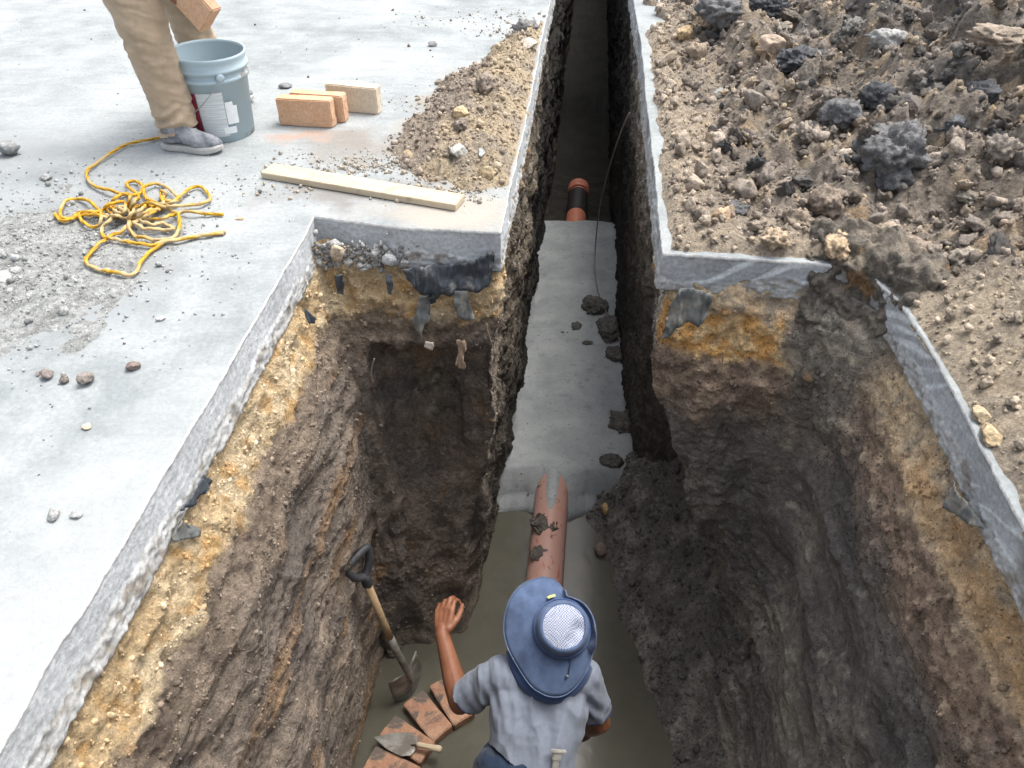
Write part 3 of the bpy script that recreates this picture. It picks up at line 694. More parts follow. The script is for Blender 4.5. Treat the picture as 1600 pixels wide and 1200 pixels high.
# left heap crumbs
n = 9000
X = RNG.uniform(-0.95, 0.35, n); Y = RNG.uniform(2.75, 5.7, n); Z = h_left(X, Y)
near = fbm(zpt(X, Y) * 3, 3, 240); k = (Z > -0.010 + 0.006 * RNG.random(n)); X, Y, Z = X[k], Y[k], np.maximum(Z[k], 0)
te = np.interp(Y, [p[1] for p in EDGE_L[12:]], [p[0] for p in EDGE_L[12:]]); k = te - X > 0.015; X, Y, Z = X[k], Y[k], Z[k]
sz = sizes(len(X), 0.0035, 0.022); cc, _ = c_left(np.stack([X, Y, Z], 1)); cc = cc * RNG.uniform(0.7, 1.4, (len(X), 1))
crumbs("heap_crumbs", np.stack([X, Y, Z], 1), sz, cc, "tan crumbs and pebbles on the soil heap left of the trench", "crumbs", 1, seed=5)
# fringe round the left heap and under the board
pts = []; 
for (u, v, r, m) in ((640, 250, 0.25, 260), (560, 262, 0.16, 200), (470, 255, 0.2, 60), (690, 300, 0.2, 300), (640, 160, 0.25, 60), (790, 30, 0.35, 130), (815, 50, 0.25, 160), (700, 30, 0.5, 40), (440, 290, 0.2, 90)):
    c0 = P(u, v); a = RNG.normal(size=(m, 2)) * np.array([r, r * 0.55]) * 0.6
    pts.append(np.stack([c0.x + a[:, 0], c0.y + a[:, 1], np.zeros(m)], 1))
pts = np.concatenate(pts); te = np.interp(pts[:, 1], [p[1] for p in EDGE_L[11:]], [p[0] for p in EDGE_L[11:]])
pts = pts[(te - pts[:, 0] > 0.03) & (pts[:, 1] > 2.75)]
cc = mixc(np.tile([0.25, 0.23, 0.20], (len(pts), 1)), (0.34, 0.29, 0.22), (RNG.random(len(pts)) > 0.6) * 0.9)
crumbs("scattered_crumbs", pts, sizes(len(pts), 0.003, 0.014), cc, "dark crumbs sprinkled on the pavement beside the soil heap and board", "crumbs", 1, seed=6)
# concrete litter at far left
n = 1500; c0 = P(20, 410); a = RNG.normal(size=(n, 2)); X = c0.x + a[:, 0] * 0.34; Y = c0.y + a[:, 1] * 0.36; Z = np.maximum(h_lit(X, Y), 0)
k = (X < np.interp(Y, [0.3, 2.6], [-1.02, -0.86])) ; X, Y, Z = X[k], Y[k], Z[k]
cc = np.tile([0.27, 0.277, 0.27], (len(X), 1)) * RNG.uniform(0.65, 1.3, (len(X), 1))
crumbs("litter_crumbs", np.stack([X, Y, Z], 1), sizes(len(X), 0.003, 0.018, 2.6), cc, "grey concrete crumbs scattered on the pavement at far left", "crumbs", 1, seed=7)
# thin sprinkling over the whole left pavement
n = 420; X = RNG.uniform(-3.4, -0.05, n); Y = RNG.uniform(0.5, 6.2, n); k = (X < np.interp(Y, [0.3, 2.6, 2.7, 6], [-1.0, -0.82, -0.82, -0.5])); X, Y = X[k], Y[k]
cc = np.tile([0.20, 0.20, 0.19], (len(X), 1)) * RNG.uniform(0.6, 1.5, (len(X), 1))
crumbs("pavement_grit", np.stack([X, Y, X * 0], 1), sizes(len(X), 0.002, 0.010), cc, "fine grit and pebbles sprinkled across the left pavement", "grit", 1, seed=8)
# crumbs clinging to the earth walls
for i, (Vw, nw, cw) in enumerate(WALLS[:2]):
    m = inframe(Vw[:, 0], Vw[:, 1], Vw[:, 2]) & (Vw[:, 2] < -0.19) & (Vw[:, 2] > -2.55) & (Vw[:, 1] < 4.6) & (Vw[:, 1] > 0.6)
    if i == 1: m &= (Vw[:, 2] > -0.75) | (fbm(Vw * 3, 3, 120) > 0.05)
    idx = np.nonzero(m)[0]; wgt = np.where(Vw[idx, 2] > -0.55, 1.0, 0.45); idx = RNG.choice(idx, 9000, replace=False, p=wgt / wgt.sum())
    sz = sizes(len(idx), 0.003, 0.015, 2.6); cc = cw[idx] * RNG.uniform(0.7, 1.3, (len(idx), 1))
    pt = Vw[idx] - nw[idx] * 0.0; pt[:, 2] -= sz * 0.5
    crumbs("wall_crumbs", pt, sz, cc, ["soil crumbs and stones clinging to the left earth wall", "soil crumbs and stones clinging to the right earth wall"][i], "crumbs", 1, seed=20 + i)
n = 2500; X = RNG.uniform(0.4, 1.2, n); Y = RNG.uniform(1.6, 4.1, n); Z = h_slump(X, Y); k = Z > WATER_Z; X, Y, Z = X[k], Y[k], Z[k]
cc, _ = c_slump(np.stack([X, Y, Z], 1)); crumbs("mud_crumbs", np.stack([X, Y, Z], 1), sizes(len(X), 0.005, 0.03), cc * RNG.uniform(0.7, 1.5, (len(X), 1)), "wet mud lumps on the slump at the foot of the right wall", "mud", 2, seed=30)

# single clods and stones one can pick out
def stone(name, px, wpx, col, label, cat, kind='clod', seed=1, flat=0.75, zf=None, group=None, sub=4, sink=0.3, wide=1.0):
    p0 = P(*px); 
    if zf is not None:
        z = 0.0
        for _ in range(4): q = P(px[0], px[1], z); z = 0.3 * z + 0.7 * max(0.0, float(zf(np.array([q.x]), np.array([q.y]))[0]))
        p0 = P(px[0], px[1], z)
    d = p0.y * math.cos(TH) + (CAMH - p0.z) * math.sin(TH); r = 0.5 * wpx / FPX * d
    if wpx >= 85: sub = 5
    V, F = rock_shape(sub, seed, 0.35 if kind == 'clod' else 0.28, 0.22 if kind == 'clod' else 0.06, 0 if kind == 'clod' else 6)
    V = V / np.abs(V[:, 0]).max() * np.array([wide, 1.0, flat])
    if kind == 'clod':
        pn = V * 3.4 + seed; w1, _, _ = worley(pn, seed); w2, _, _ = worley(V * 9 + seed, seed + 3); V = V * (1 + 0.24 * (0.5 - w1) + 0.10 * (0.5 - w2) + 0.12 * fbm(V * 7 + seed, 4, seed, 0.6) + (0.05 * (0.5 - worley(V * 17 + seed, seed + 6)[0]) if sub > 4 else 0))[:, None]
    g = fbm(V * 2.3 + seed, 3, seed + 4); c = np.array(col) * (1 + 0.4 * g)[:, None]
    V = V * r; V[:, 2] -= V[:, 2].min()
    o = mesh_np(name, V, F, M_ROCK, c); o.location = (p0.x, p0.y, p0.z - sink * 2 * r * flat); o.rotation_euler = (0, 0, seed * 1.3)
    return tag(o, label, cat, group)
GR = (0.105, 0.105, 0.105); BR = (0.17, 0.138, 0.11); TN = (0.30, 0.235, 0.165); DK = (0.06, 0.062, 0.066); PL = (0.36, 0.345, 0.31); OC = (0.33, 0.25, 0.15)
for i, (px, w, c, lab, kd, fl) in enumerate([
    ((1385, 268), 135, GR, "largest dark grey crumbly clod in the middle of the spoil heap", 'clod', 0.8),
    ((1258, 92), 100, DK, "broad blackish clay block near the top of the spoil heap", 'clod', 0.7),
    ((1330, 70), 90, (0.12, 0.115, 0.105), "brown block right of the blackish clay block, upper spoil heap", 'clod', 0.8),
    ((1388, 62), 70, (0.27, 0.27, 0.26), "pale grey dusty lump at the top of the spoil heap", 'clod', 0.85),
    ((1312, 188), 66, GR, "grey flat topped clod below the puddle-grey patch in the spoil", 'clod', 0.6),
    ((1366, 160), 58, DK, "black angular clod right of the grey patch in the spoil", 'clod', 0.75),
    ((1490, 196), 62, (0.085, 0.09, 0.095), "bluish dark rounded clod toward the right edge of the spoil", 'clod', 0.8),
    ((1532, 152), 54, DK, "small blackish clod highest at the right edge of the spoil", 'clod', 0.8),
    ((1290, 325), 62, BR, "brown double lump above the pavement corner, lower spoil heap", 'clod', 0.85),
    ((1245, 350), 52, (0.19, 0.155, 0.12), "brown clod just left of the double lump in the lower spoil", 'clod', 0.75),
    ((1262, 285), 60, (0.10, 0.095, 0.088), "dark flattish clod left of the largest grey clod", 'clod', 0.5),
    ((1150, 328), 56, (0.085, 0.085, 0.085), "dark grey lump low in the spoil near the front pavement edge", 'clod', 0.7),
    ((1210, 378), 48, TN, "tan rounded lump just behind the front pavement edge", 'clod', 0.75),
    ((1305, 392), 42, (0.33, 0.25, 0.165), "tan lump sitting at the right end of the exposed pavement face", 'clod', 0.75),
    ((1425, 395), 70, BR, "wide brown clod between the big grey clod and the right pavement edge", 'clod', 0.55),
    ((1520, 310), 60, (0.17, 0.15, 0.125), "grey brown clod near the right edge, mid height in the spoil", 'clod', 0.7),
    ((1500, 410), 64, (0.20, 0.175, 0.145), "low rounded grey brown clod at the right of the frame, above tan sand", 'clod', 0.6),
    ((1560, 250), 50, (0.19, 0.165, 0.14), "grey brown lump close to the right frame edge", 'clod', 0.8),
    ((1440, 130), 74, (0.21, 0.20, 0.185), "dusty grey mound of clay in the upper right spoil", 'clod', 0.5),
    ((1560, 60), 80, (0.20, 0.165, 0.13), "brown earth hump in the top right corner", 'clod', 0.5),
    ((1200, 18), 90, DK, "dark clay lump at the top edge of the spoil", 'clod', 0.6),
    ((1120, 30), 66, (0.11, 0.11, 0.11), "grey lump at the top edge of the spoil nearest the trench", 'clod', 0.6),
    ((1068, 58), 24, OC, "ochre yellow stone at the top left of the spoil", 'stone', 0.8),
    ((1207, 76), 34, (0.33, 0.26, 0.2), "smooth tan stone left of the blackish clay block", 'stone', 0.6),
    ((1196, 96), 36, (0.22, 0.17, 0.12), "brown rounded stone below the smooth tan stone", 'stone', 0.8),
    ((1122, 222), 28, (0.33, 0.28, 0.23), "pale pinkish stone left of centre in the spoil", 'stone', 0.8),
    ((1268, 173), 14, PL, "small white stone on the grey patch in the spoil", 'stone', 0.9),
    ((1127, 345), 26, (0.31, 0.225, 0.15), "orange tan stone low in the spoil left side", 'stone', 0.6),
    ((1318, 245), 40, (0.32, 0.28, 0.23), "pale stone tucked left of the largest grey clod", 'stone', 0.7),
    ((1532, 650), 44, (0.33, 0.265, 0.175), "big ochre stone on the tan sand by the sawn edge at right", 'stone', 0.8),
    ((1545, 682), 34, (0.33, 0.255, 0.16), "ochre stone just below the big ochre one by the sawn edge", 'stone', 0.7)]):
    stone("clod" if kd == 'clod' else "stone", px, w, c, lab, kd, kd, 40 + i, fl, h_right)
for i, (px, w, c, lab, kd, fl) in enumerate([
    ((717, 240), 30, (0.40, 0.39, 0.35), "pale angular stone on the soil heap left of the trench", 'stone', 0.8),
    ((752, 240), 24, (0.30, 0.325, 0.34), "bluish grey flat chip beside the pale angular stone", 'stone', 0.5),
    ((638, 243), 20, (0.38, 0.30, 0.19), "round tan stone left of the soil heap by the board", 'stone', 0.8),
    ((760, 275), 26, (0.38, 0.30, 0.19), "tan stone at the near end of the soil heap", 'stone', 0.8),
    ((722, 180), 26, (0.40, 0.31, 0.19), "light tan stone half buried in the middle of the soil heap", 'stone', 0.7),
    ((760, 140), 34, (0.20, 0.165, 0.135), "brown clod on top of the soil heap left of the trench", 'clod', 0.7),
    ((720, 200), 40, (0.18, 0.15, 0.125), "dark brown clod on the left slope of the soil heap", 'clod', 0.6),
    ((825, 72), 36, (0.36, 0.33, 0.28), "pale slab of broken concrete at the far end of the soil heap", 'stone', 0.4),
    ((820, 52), 34, (0.16, 0.155, 0.15), "dark grey lump at the trench edge beyond the soil heap", 'clod', 0.7)]):
    stone("clod" if kd == 'clod' else "stone", px, w, c, lab, kd, kd, 80 + i, fl, h_left)
for i, (px, w, c, lab, fl) in enumerate([
    ((16, 242), 26, (0.19, 0.195, 0.195), "grey stone at the left frame edge above the rope", 0.8),
    ((72, 280), 20, (0.24, 0.24, 0.235), "grey crumb cluster left of the rope coil", 0.7),
    ((136, 598), 30, (0.17, 0.15, 0.135), "largest brown lump in the row of dark crumbs on the left pavement", 0.6),
    ((102, 597), 16, (0.15, 0.13, 0.12), "small dark lump in the middle of the row on the left pavement", 0.7),
    ((76, 589), 20, (0.16, 0.14, 0.13), "dark lump second from the left end of the row on the pavement", 0.6),
    ((60, 585), 14, (0.15, 0.13, 0.12), "dark lump at the left end of the row on the pavement", 0.6),
    ((210, 576), 23, (0.15, 0.12, 0.105), "lone reddish brown lump between the row and the sawn edge", 0.6),
    ((446, 137), 18, (0.17, 0.175, 0.18), "dark pebble left of the bricks on the pavement", 0.6),
    ((676, 72), 16, (0.22, 0.22, 0.215), "grey pebble on the pavement beyond the soil heap", 0.6),
    ((252, 500), 17, (0.34, 0.345, 0.335), "pale grey chip below the rope coil", 0.5),
    ((120, 806), 20, (0.27, 0.275, 0.27), "upper pale pebble near the sawn edge at lower left", 0.5),
    ((85, 808), 18, (0.24, 0.245, 0.24), "pale grey pebble left of the upper pebble at lower left", 0.5),
    ((375, 343), 10, (0.42, 0.30, 0.2), "tiny orange chip right of the rope ends", 0.5),
    ((137, 668), 16, (0.45, 0.36, 0.27), "peach coloured chip on the left pavement", 0.35),
    ((10, 440), 36, (0.30, 0.305, 0.30), "large pale lump in the litter at the left frame edge", 0.6),
    ((20, 462), 26, (0.25, 0.25, 0.245), "grey lump just below the large pale one in the litter", 0.6),
    ((262, 425), 8, (0.12, 0.12, 0.12), "small black speck of mud beside the rope loop", 0.6)]):
    stone("stone", px, w, c, lab, "stone", 'stone', 110 + i, fl, None, sub=3, sink=0.1)

# ------------------------------------------------------------------ props
def simple(name, col, rough=0.7, var=0.15, scale=30, bump=0.2, spec=0.4, metal=0.0, dirt=None, dirt_t=0.6, dscale=9):
    k = NT(name); v = k.coord(); n = k.noise(v, scale, 6, 0.6)
    c = k.mix(1.0, col, k.ramp(n, [(0.3, 1 - var), (0.7, 1 + var)]), 'MULTIPLY')
    if dirt: c = k.mix(k.ramp(k.noise(v, dscale, 7, 0.65, 0.4), [(dirt_t - 0.06, 0.0), (dirt_t + 0.06, 0.9)]), c, dirt)
    return k.set(col=c, rough=rough, norm=k.bump(n, bump, 0.006), spec=spec, metal=metal)
def frame_np(o, x, y, z, loc):
    x, y, z = Vector(x), Vector(y), Vector(z)
    o.matrix_world = Matrix(((x.x, y.x, z.x, loc[0]), (x.y, y.y, z.y, loc[1]), (x.z, y.z, z.z, loc[2]), (0, 0, 0, 1)))
def lathe(prof, seg=48, close=False):
    V = []; F = []
    for r, z in prof:
        for i in range(seg): a = 2 * math.pi * i / seg; V.append((r * math.cos(a), r * math.sin(a), z))
    n = len(prof)
    for j in range(n - 1 + (1 if close else 0)):
        for i in range(seg):
            i2 = (i + 1) % seg; j2 = (j + 1) % n
            F.append((j * seg + i, j * seg + i2, j2 * seg + i2, j2 * seg + i))
    return np.array(V), np.array(F)
def tube(pts, rad, seg=10, cap=True, twist=None, lobes=0):
    """sweep along a polyline; rad scalar or list; returns V,F"""
    pts = [Vector(p) for p in pts]; n = len(pts); rad = [rad] * n if not hasattr(rad, '__len__') else rad
    V = []; F = []; up = Vector((0, 0, 1)); t0 = (pts[1] - pts[0]).normalized()
    a = t0.cross(up); a = a.normalized() if a.length > 1e-4 else Vector((1, 0, 0)); s = 0
    for i, p in enumerate(pts):
        t = (pts[min(i + 1, n - 1)] - pts[max(i - 1, 0)]).normalized()
        a = (a - t * a.dot(t)).normalized(); b = t.cross(a)
        if i: s += (p - pts[i - 1]).length
        for k in range(seg):
            th = 2 * math.pi * k / seg; r = rad[i]
            if lobes: r *= 1 + 0.16 * math.cos(lobes * th - twist * s)
            V.append(p + a * (r * math.cos(th)) + b * (r * math.sin(th)))
    for i in range(n - 1):
        for k in range(seg):
            k2 = (k + 1) % seg; F.append((i * seg + k, i * seg + k2, (i + 1) * seg + k2, (i + 1) * seg + k))
    if cap:
        for i in (0, n - 1):
            c = len(V); V.append(pts[i])
            for k in range(seg): k2 = (k + 1) % seg; F.append((i * seg + k, i * seg + k2, c, c))
    V = np.array([v[:] for v in V]); return V, np.array(F)
def quads_obj(name, V, F, mat, parent=None, smooth=True, col=None):
    me = bpy.data.meshes.new(name)
    fs = [tuple(dict.fromkeys(int(q) for q in f)) for f in F]
    me.from_pydata([tuple(map(float, v)) for v in V], [], [f for f in fs if len(f) > 2]); me.update()
    if smooth: me.polygons.foreach_set("use_smooth", np.ones(len(me.polygons), dtype=bool))
    if col is not None:
        a = me.attributes.new("Col", 'FLOAT_COLOR', 'POINT'); a.data.foreach_set("color", np.concatenate([col, np.ones((len(V), 1))], 1).astype(np.float32).ravel())
    bm = bmesh.new(); bm.from_mesh(me); bmesh.ops.recalc_face_normals(bm, faces=bm.faces[:]); bm.to_mesh(me); bm.free()
    me.materials.append(mat)
    o = bpy.data.objects.new(name, me); COL.objects.link(o)
    if parent: o.parent = parent
    return o
def spline(pts, n):
    P_ = np.array([list(p) for p in pts], float); out = []
    Q = np.vstack([2 * P_[0] - P_[1], P_, 2 * P_[-1] - P_[-2]])
    for i in range(len(P_) - 1):
        p0, p1, p2, p3 = Q[i:i + 4]
        for k in range(n):
            t = k / n; out.append(0.5 * (2 * p1 + (p2 - p0) * t + (2 * p0 - 5 * p1 + 4 * p2 - p3) * t * t + (3 * p1 - p0 - 3 * p2 + p3) * t ** 3))
    out.append(P_[-1]); return np.array(out)
def rbox(sx, sy, sz, bev=0.004, cuts=6, noise=0.0, seed=0):
    bm = bmesh.new(); bmesh.ops.create_cube(bm, size=1.0)
    for v in bm.verts: v.co = (v.co.x * sx, v.co.y * sy, v.co.z * sz)
    bmesh.ops.bevel(bm, geom=bm.edges[:], offset=bev, segments=2, affect='EDGES')
    if noise:
        bmesh.ops.subdivide_edges(bm, edges=[e for e in bm.edges if e.calc_length() > 0.03], cuts=cuts, use_grid_fill=True)
        co = np.array([v.co[:] for v in bm.verts]); nz = fbm(co * 18 + seed * 3.3, 3, seed) * noise
        for v, q in zip(bm.verts, nz):
            v.co += v.co.normalized() * q
    return bm

# pipe ---------------------------------------------------------------
def mat_pipe(film):
    k = NT("pvc_pipe"); v = k.coord(); g = k.n('ShaderNodeNewGeometry')
    n = k.noise(v, 5, 6, 0.6, 0.5); n2 = k.noise(v, 13, 6, 0.65, 0.8); n3 = k.noise(k.coord(scale=(1, 0.3, 1)), 26, 5, 0.6, 0.5)
    c = k.mix(k.ramp(n, [(0.22, 0.0), (0.42, film)]), (0.60, 0.17, 0.075), (0.52, 0.315, 0.26))
    c = k.mix(k.ramp(n3, [(0.60, 0.0), (0.66, 0.8)]), c, (0.46, 0.12, 0.05))
    c = k.mix(k.ramp(n2, [(0.62, 0.0), (0.66, 0.95)]), c, (0.10, 0.088, 0.075))
    return k.set(col=c, rough=k.ramp(n2, [(0.5, 0.38), (0.7, 0.75)]), norm=k.bump(n2, 0.25, 0.006), spec=0.4)
M_PIPE = mat_pipe(0.95); M_PIPE2 = mat_pipe(0.3)
def axis(y, z): return Vector((0.258 + 0.1055 * (y - 3.37), y, z))
def pipe_len(y0, y1, r, zc, wall=0.007):
    n = 30; ys = np.linspace(y0, y1, n); pts = [axis(y, zc) for y in ys]
    V, F = tube(pts, r, 40, cap=False); V2, F2 = tube(pts, r - wall, 40, cap=False)
    m = len(V); F = F.tolist() + [tuple(x + m for x in f) for f in F2.tolist()]
    for e in (0, n - 1):
        for k in range(40): a = e * 40 + k; b = e * 40 + (k + 1) % 40; F.append((a, b, b + m, a + m))
    return np.concatenate([V, V2]), F
PZ = -2.475
t = empty("sewer_pipe", axis(2.15, PZ)); tag(t, "orange plastic sewer pipe smeared with mortar running under the worker's hat", "pipe")
def child_world(o, parent):
    bpy.context.view_layer.update(); o.parent = parent; o.matrix_parent_inverse = parent.matrix_world.inverted()
V, F = pipe_len(2.15, 3.75, 0.112, PZ); o = quads_obj("pipe_barrel", V, F, M_PIPE); child_world(o, t)
for i, (u, v, w) in enumerate(((851, 818, 20), (842, 862, 18), (836, 815, 9))):
    q = P(u, v, PZ + 0.108); d = q.y * math.cos(TH) + (CAMH - q.z) * math.sin(TH); r = w / FPX * d
    Vr, Fr = rock_shape(4, 300 + i, 0.45, 0.3); Vr = Vr * np.array([r * 0.75, r * 0.9, 0.009]); Vr = Vr + np.array([0, 0, -0.004])
    m = quads_obj("mud_splat", Vr + np.array(q[:]), Fr, None or M_CLAY, col=np.tile([0.07, 0.062, 0.055], (len(Vr), 1))); child_world(m, t)
t = empty("sewer_pipe", axis(7.05, PZ)); tag(t, "far orange sewer pipe end with black band in the dark trench", "pipe")
V, F = pipe_len(6.9, 8.0, 0.105, PZ); o = quads_obj("pipe_barrel", V, F, M_PIPE2); child_world(o, t)
M_TAR = simple("black_coating", (0.022, 0.021, 0.02), 0.6, 0.3, 40, 0.5)
V, F = pipe_len(7.38, 7.86, 0.109, PZ, 0.005); o = quads_obj("coated_band", V, F, M_TAR); child_world(o, t); o['label'] = "black coated middle of the pipe"
V, F = pipe_len(7.90, 8.05, 0.120, PZ, 0.012); o = quads_obj("socket", V, F, M_PIPE2); child_world(o, t)

# bricks ---------------------------------------------------------------
def mat_brick(name, c1, c2, dirt=None, dt=0.6):
    k = NT(name); v = k.coord(); n = k.noise(v, 9, 6, 0.6, 0.3); f = k.noise(v, 90, 4, 0.6)
    c = k.mix(k.ramp(n, [(0.35, 0.0), (0.65, 1.0)]), c1, c2)
    c = k.mix(k.ramp(k.noise(v, 60, 2, 0.5), [(0.70, 0.0), (0.74, 0.45)]), c, tuple(x * 0.6 for x in c1))
    c = k.mix(1.0, c, k.ramp(f, [(0.3, 0.85), (0.7, 1.12)]), 'MULTIPLY')
    if dirt: c = k.mix(k.ramp(k.noise(v, 5.5, 6, 0.6, 0.6), [(dt - 0.03, 0.0), (dt + 0.03, 0.92)]), c, dirt)
    return k.set(col=c, rough=0.85 if not dirt else 0.6, norm=k.bump(f, 0.4, 0.006), spec=0.3)
M_B1 = mat_brick("brick_orange", (0.56, 0.335, 0.20), (0.62, 0.41, 0.27))
M_B3 = mat_brick("brick_tan", (0.58, 0.49, 0.37), (0.63, 0.54, 0.42))
M_B4 = mat_brick("brick_wet", (0.34, 0.17, 0.105), (0.44, 0.27, 0.175), (0.10, 0.088, 0.078), 0.5)
BL, BW, BT = 0.262, 0.128, 0.062
def brick_at(mat, label, p0, ax, up, seed, group=None):
    """p0 = centre of the face resting below, ax = long axis, up = thickness or width direction"""
    ax = Vector(ax).normalized()
    if up == 'edge': dims = (BL, BT, BW)
    else: dims = (BL, BW, BT)
    bm = rbox(*dims, bev=0.005, cuts=5, noise=0.0035, seed=seed); o = obj_bm("brick", bm, mat, smooth=False)
    o.location = (p0[0], p0[1], p0[2] + dims[2] / 2); o.rotation_euler = (0, 0, math.atan2(ax.y, ax.x))
    return tag(o, label, "brick", group)
def on_edge(a, b, mat, label, seed):
    p, q = P(*a), P(*b); d = (q - p).normalized(); n = Vector((-d.y, d.x, 0)); c = (p + q) / 2 + n * (BT / 2)
    return brick_at(mat, label, c, d, 'edge', seed)
on_edge((438, 196), (520, 201), M_B1, "front orange brick of the pair standing on edge on the pavement", 1)
on_edge((457, 187), (541, 193), M_B1, "orange brick standing just behind the front one", 2)
on_edge((512, 172), (592, 180), M_B3, "pale tan brick standing on edge behind the orange pair", 3)
def flat_brick(corners, label, seed, z=-2.50, tilt=0):
    c = [P(u, v, z) for u, v in corners]; ctr = sum(c, Vector()) / 4; ax = (c[2] + c[3]) / 2 - (c[0] + c[1]) / 2
    o = brick_at(M_B4, label, (ctr.x, ctr.y, z - BT), ax, 'flat', seed)
    return o
flat_brick([(632, 1100), (659, 1079), (705, 1132), (677, 1158)], "wet brick between the worker's elbow and the trowel brick", 4)
flat_brick([(593, 1149), (618, 1117), (678, 1159), (656, 1191)], "wet brick lying under the trowel on the pit floor", 5)
flat_brick([(567, 1203), (587, 1164), (655, 1196), (640, 1238)], "wet brick at the bottom edge of the photo, below the trowel", 6)
flat_brick([(675, 1070), (700, 1056), (742, 1112), (708, 1133)], "wet brick half hidden behind the worker's raised forearm", 7)

# board ---------------------------------------------------------------
def mat_wood(name, c1, c2, dirt=None):
    k = NT(name); v = k.coord(scale=(1.0, 9.0, 9.0)); n = k.noise(v, 6, 7, 0.6, 0.8); v2 = k.coord()
    c = k.mix(k.ramp(n, [(0.35, 0.0), (0.65, 1.0)]), c1, c2)
    if dirt: c = k.mix(k.ramp(k.noise(v2, 11, 5, 0.6, 0.3), [(0.60, 0.0), (0.68, 0.55)]), c, dirt)
    return k.set(col=c, rough=0.8, norm=k.bump(n, 0.25, 0.004), spec=0.3)
a, b = P(417, 262, 0.028), P(719, 312, 0.028); d = b - a
o = obj_bm("wooden_board", rbox(d.length, 0.098, 0.026, 0.002), mat_wood("pine", (0.45, 0.37, 0.26), (0.53, 0.45, 0.33), (0.25, 0.21, 0.165)))
o.location = ((a.x + b.x) / 2, (a.y + b.y) / 2, 0.0155); o.rotation_euler = (0, 0, math.atan2(d.y, d.x)); tag(o, "pale pine board lying on the pavement before the soil heap", "board")

# bucket ---------------------------------------------------------------
def mat_bucket():
    k = NT("bucket_plastic"); v = k.coord(); n = k.noise(v, 7, 6, 0.65, 0.3)
    c = k.mix(k.ramp(k.noise(v, 3, 4, 0.5), [(0.3, 0.0), (0.7, 1.0)]), (0.34, 0.44, 0.49), (0.40, 0.50, 0.545))
    c = k.mix(k.ramp(n, [(0.60, 0.0), (0.74, 0.5)]), c, (0.40, 0.42, 0.41))
    sx = k.n('ShaderNodeSeparateXYZ'); k.l(v, sx.inputs[0])
    low = k.math('ADD', k.math('MULTIPLY', sx.outputs[0], 2.6), k.math('MULTIPLY', k.noise(v, 22, 5, 0.6), 0.5))
    hz = k.ramp(k.math('ABSOLUTE', k.math('SUBTRACT', k.math('ABSOLUTE', k.math('SUBTRACT', sx.outputs[2], 0.145)), 0.135)), [(0.0, 1.0), (0.02, 0.0)])
    m = k.math('MULTIPLY', k.ramp(low, [(0.60, 0.0), (0.66, 1.0)]), hz)
    c = k.mix(m, c, (0.20, 0.15, 0.11))
    return k.set(col=c, rough=0.5, spec=0.4, norm=k.bump(n, 0.08, 0.004))
M_BUCKET = mat_bucket()
bp = P(350, 206); bk = empty("bucket", bp, (math.radians(0), math.radians(1.5), 0))
tag(bk, "grey blue plastic bucket standing beside the tan trousers", "bucket")
R0, R1, HB = 0.139, 0.166, 0.365
def br(z): return R0 + (R1 - 0.008 - R0) * z / HB
prof = [(0.0, 0.012), (R0 - 0.012, 0.0), (R0, 0.004), (br(0.262), 0.262), (br(0.262) + 0.009, 0.264), (br(0.27) + 0.010, 0.279), (br(0.282) + 0.001, 0.281), (br(0.30), 0.302), (br(0.30) + 0.010, 0.304), (br(0.31) + 0.011, 0.318), (br(0.32) + 0.003, 0.321),
        (br(0.35) + 0.003, 0.345), (br(0.36) + 0.006, 0.356), (br(HB) + 0.006, HB), (br(HB) - 0.001, HB + 0.001), (br(HB) - 0.004, HB - 0.01), (R0 - 0.005, 0.016), (0.0, 0.016)]
V, F = lathe(prof, 72); bo = quads_obj("bucket_shell", V, F, M_BUCKET, bk)
M_WIRE = simple("wire", (0.35, 0.36, 0.36), 0.45, 0.2, 50, 0.1, metal=0.6)
ang = [math.radians(-58), math.radians(122)]
def patch(name, a0, a1, z0f, z1f, off, mat, parent, na=14, nz=12):
    V = []; F = []
    for j in range(nz + 1):
        for i in range(na + 1):
            t_ = i / na; s_ = j / nz; a = a0 + (a1 - a0) * t_; z = z0f(t_) + (z1f(t_) - z0f(t_)) * s_; r = br(z) + off
            V.append((r * math.cos(a), r * math.sin(a), z))
    for j in range(nz):
        for i in range(na): q = j * (na + 1) + i; F.append((q, q + 1, q + na + 2, q + na + 1))
    return quads_obj(name, V, F, mat, parent)
k = NT("label_paper"); v = k.coord(scale=(0.4, 0.4, 12.0)); n = k.noise(v, 18, 5, 0.6)
M_PAPER = k.set(col=k.mix(k.ramp(n, [(0.40, 0.0), (0.62, 1.0)]), (0.46, 0.51, 0.53), (0.66, 0.69, 0.69)), rough=0.75)
M_PAPER2 = simple("label_white", (0.72, 0.76, 0.77), 0.7, 0.06); M_MAROON = simple("label_maroon", (0.24, 0.03, 0.055), 0.5, 0.2)
dg = math.radians
patch("label_paper", dg(-103), dg(-60), lambda t_: 0.030 + 0.004 * t_, lambda t_: 0.225 + 0.006 * t_, 0.0015, M_PAPER, bk)
patch("label_sticker", dg(-59), dg(-39), lambda t_: 0.085, lambda t_: 0.185 - 0.02 * (t_ > 0.7), 0.0018, M_PAPER2, bk)
patch("label_sticker", dg(-68), dg(-46), lambda t_: 0.043, lambda t_: 0.074, 0.0024, M_PAPER2, bk)
patch("label_strip", dg(-138), dg(-104.5), lambda t_: 0.028, lambda t_: 0.225, 0.0015, M_MAROON, bk)
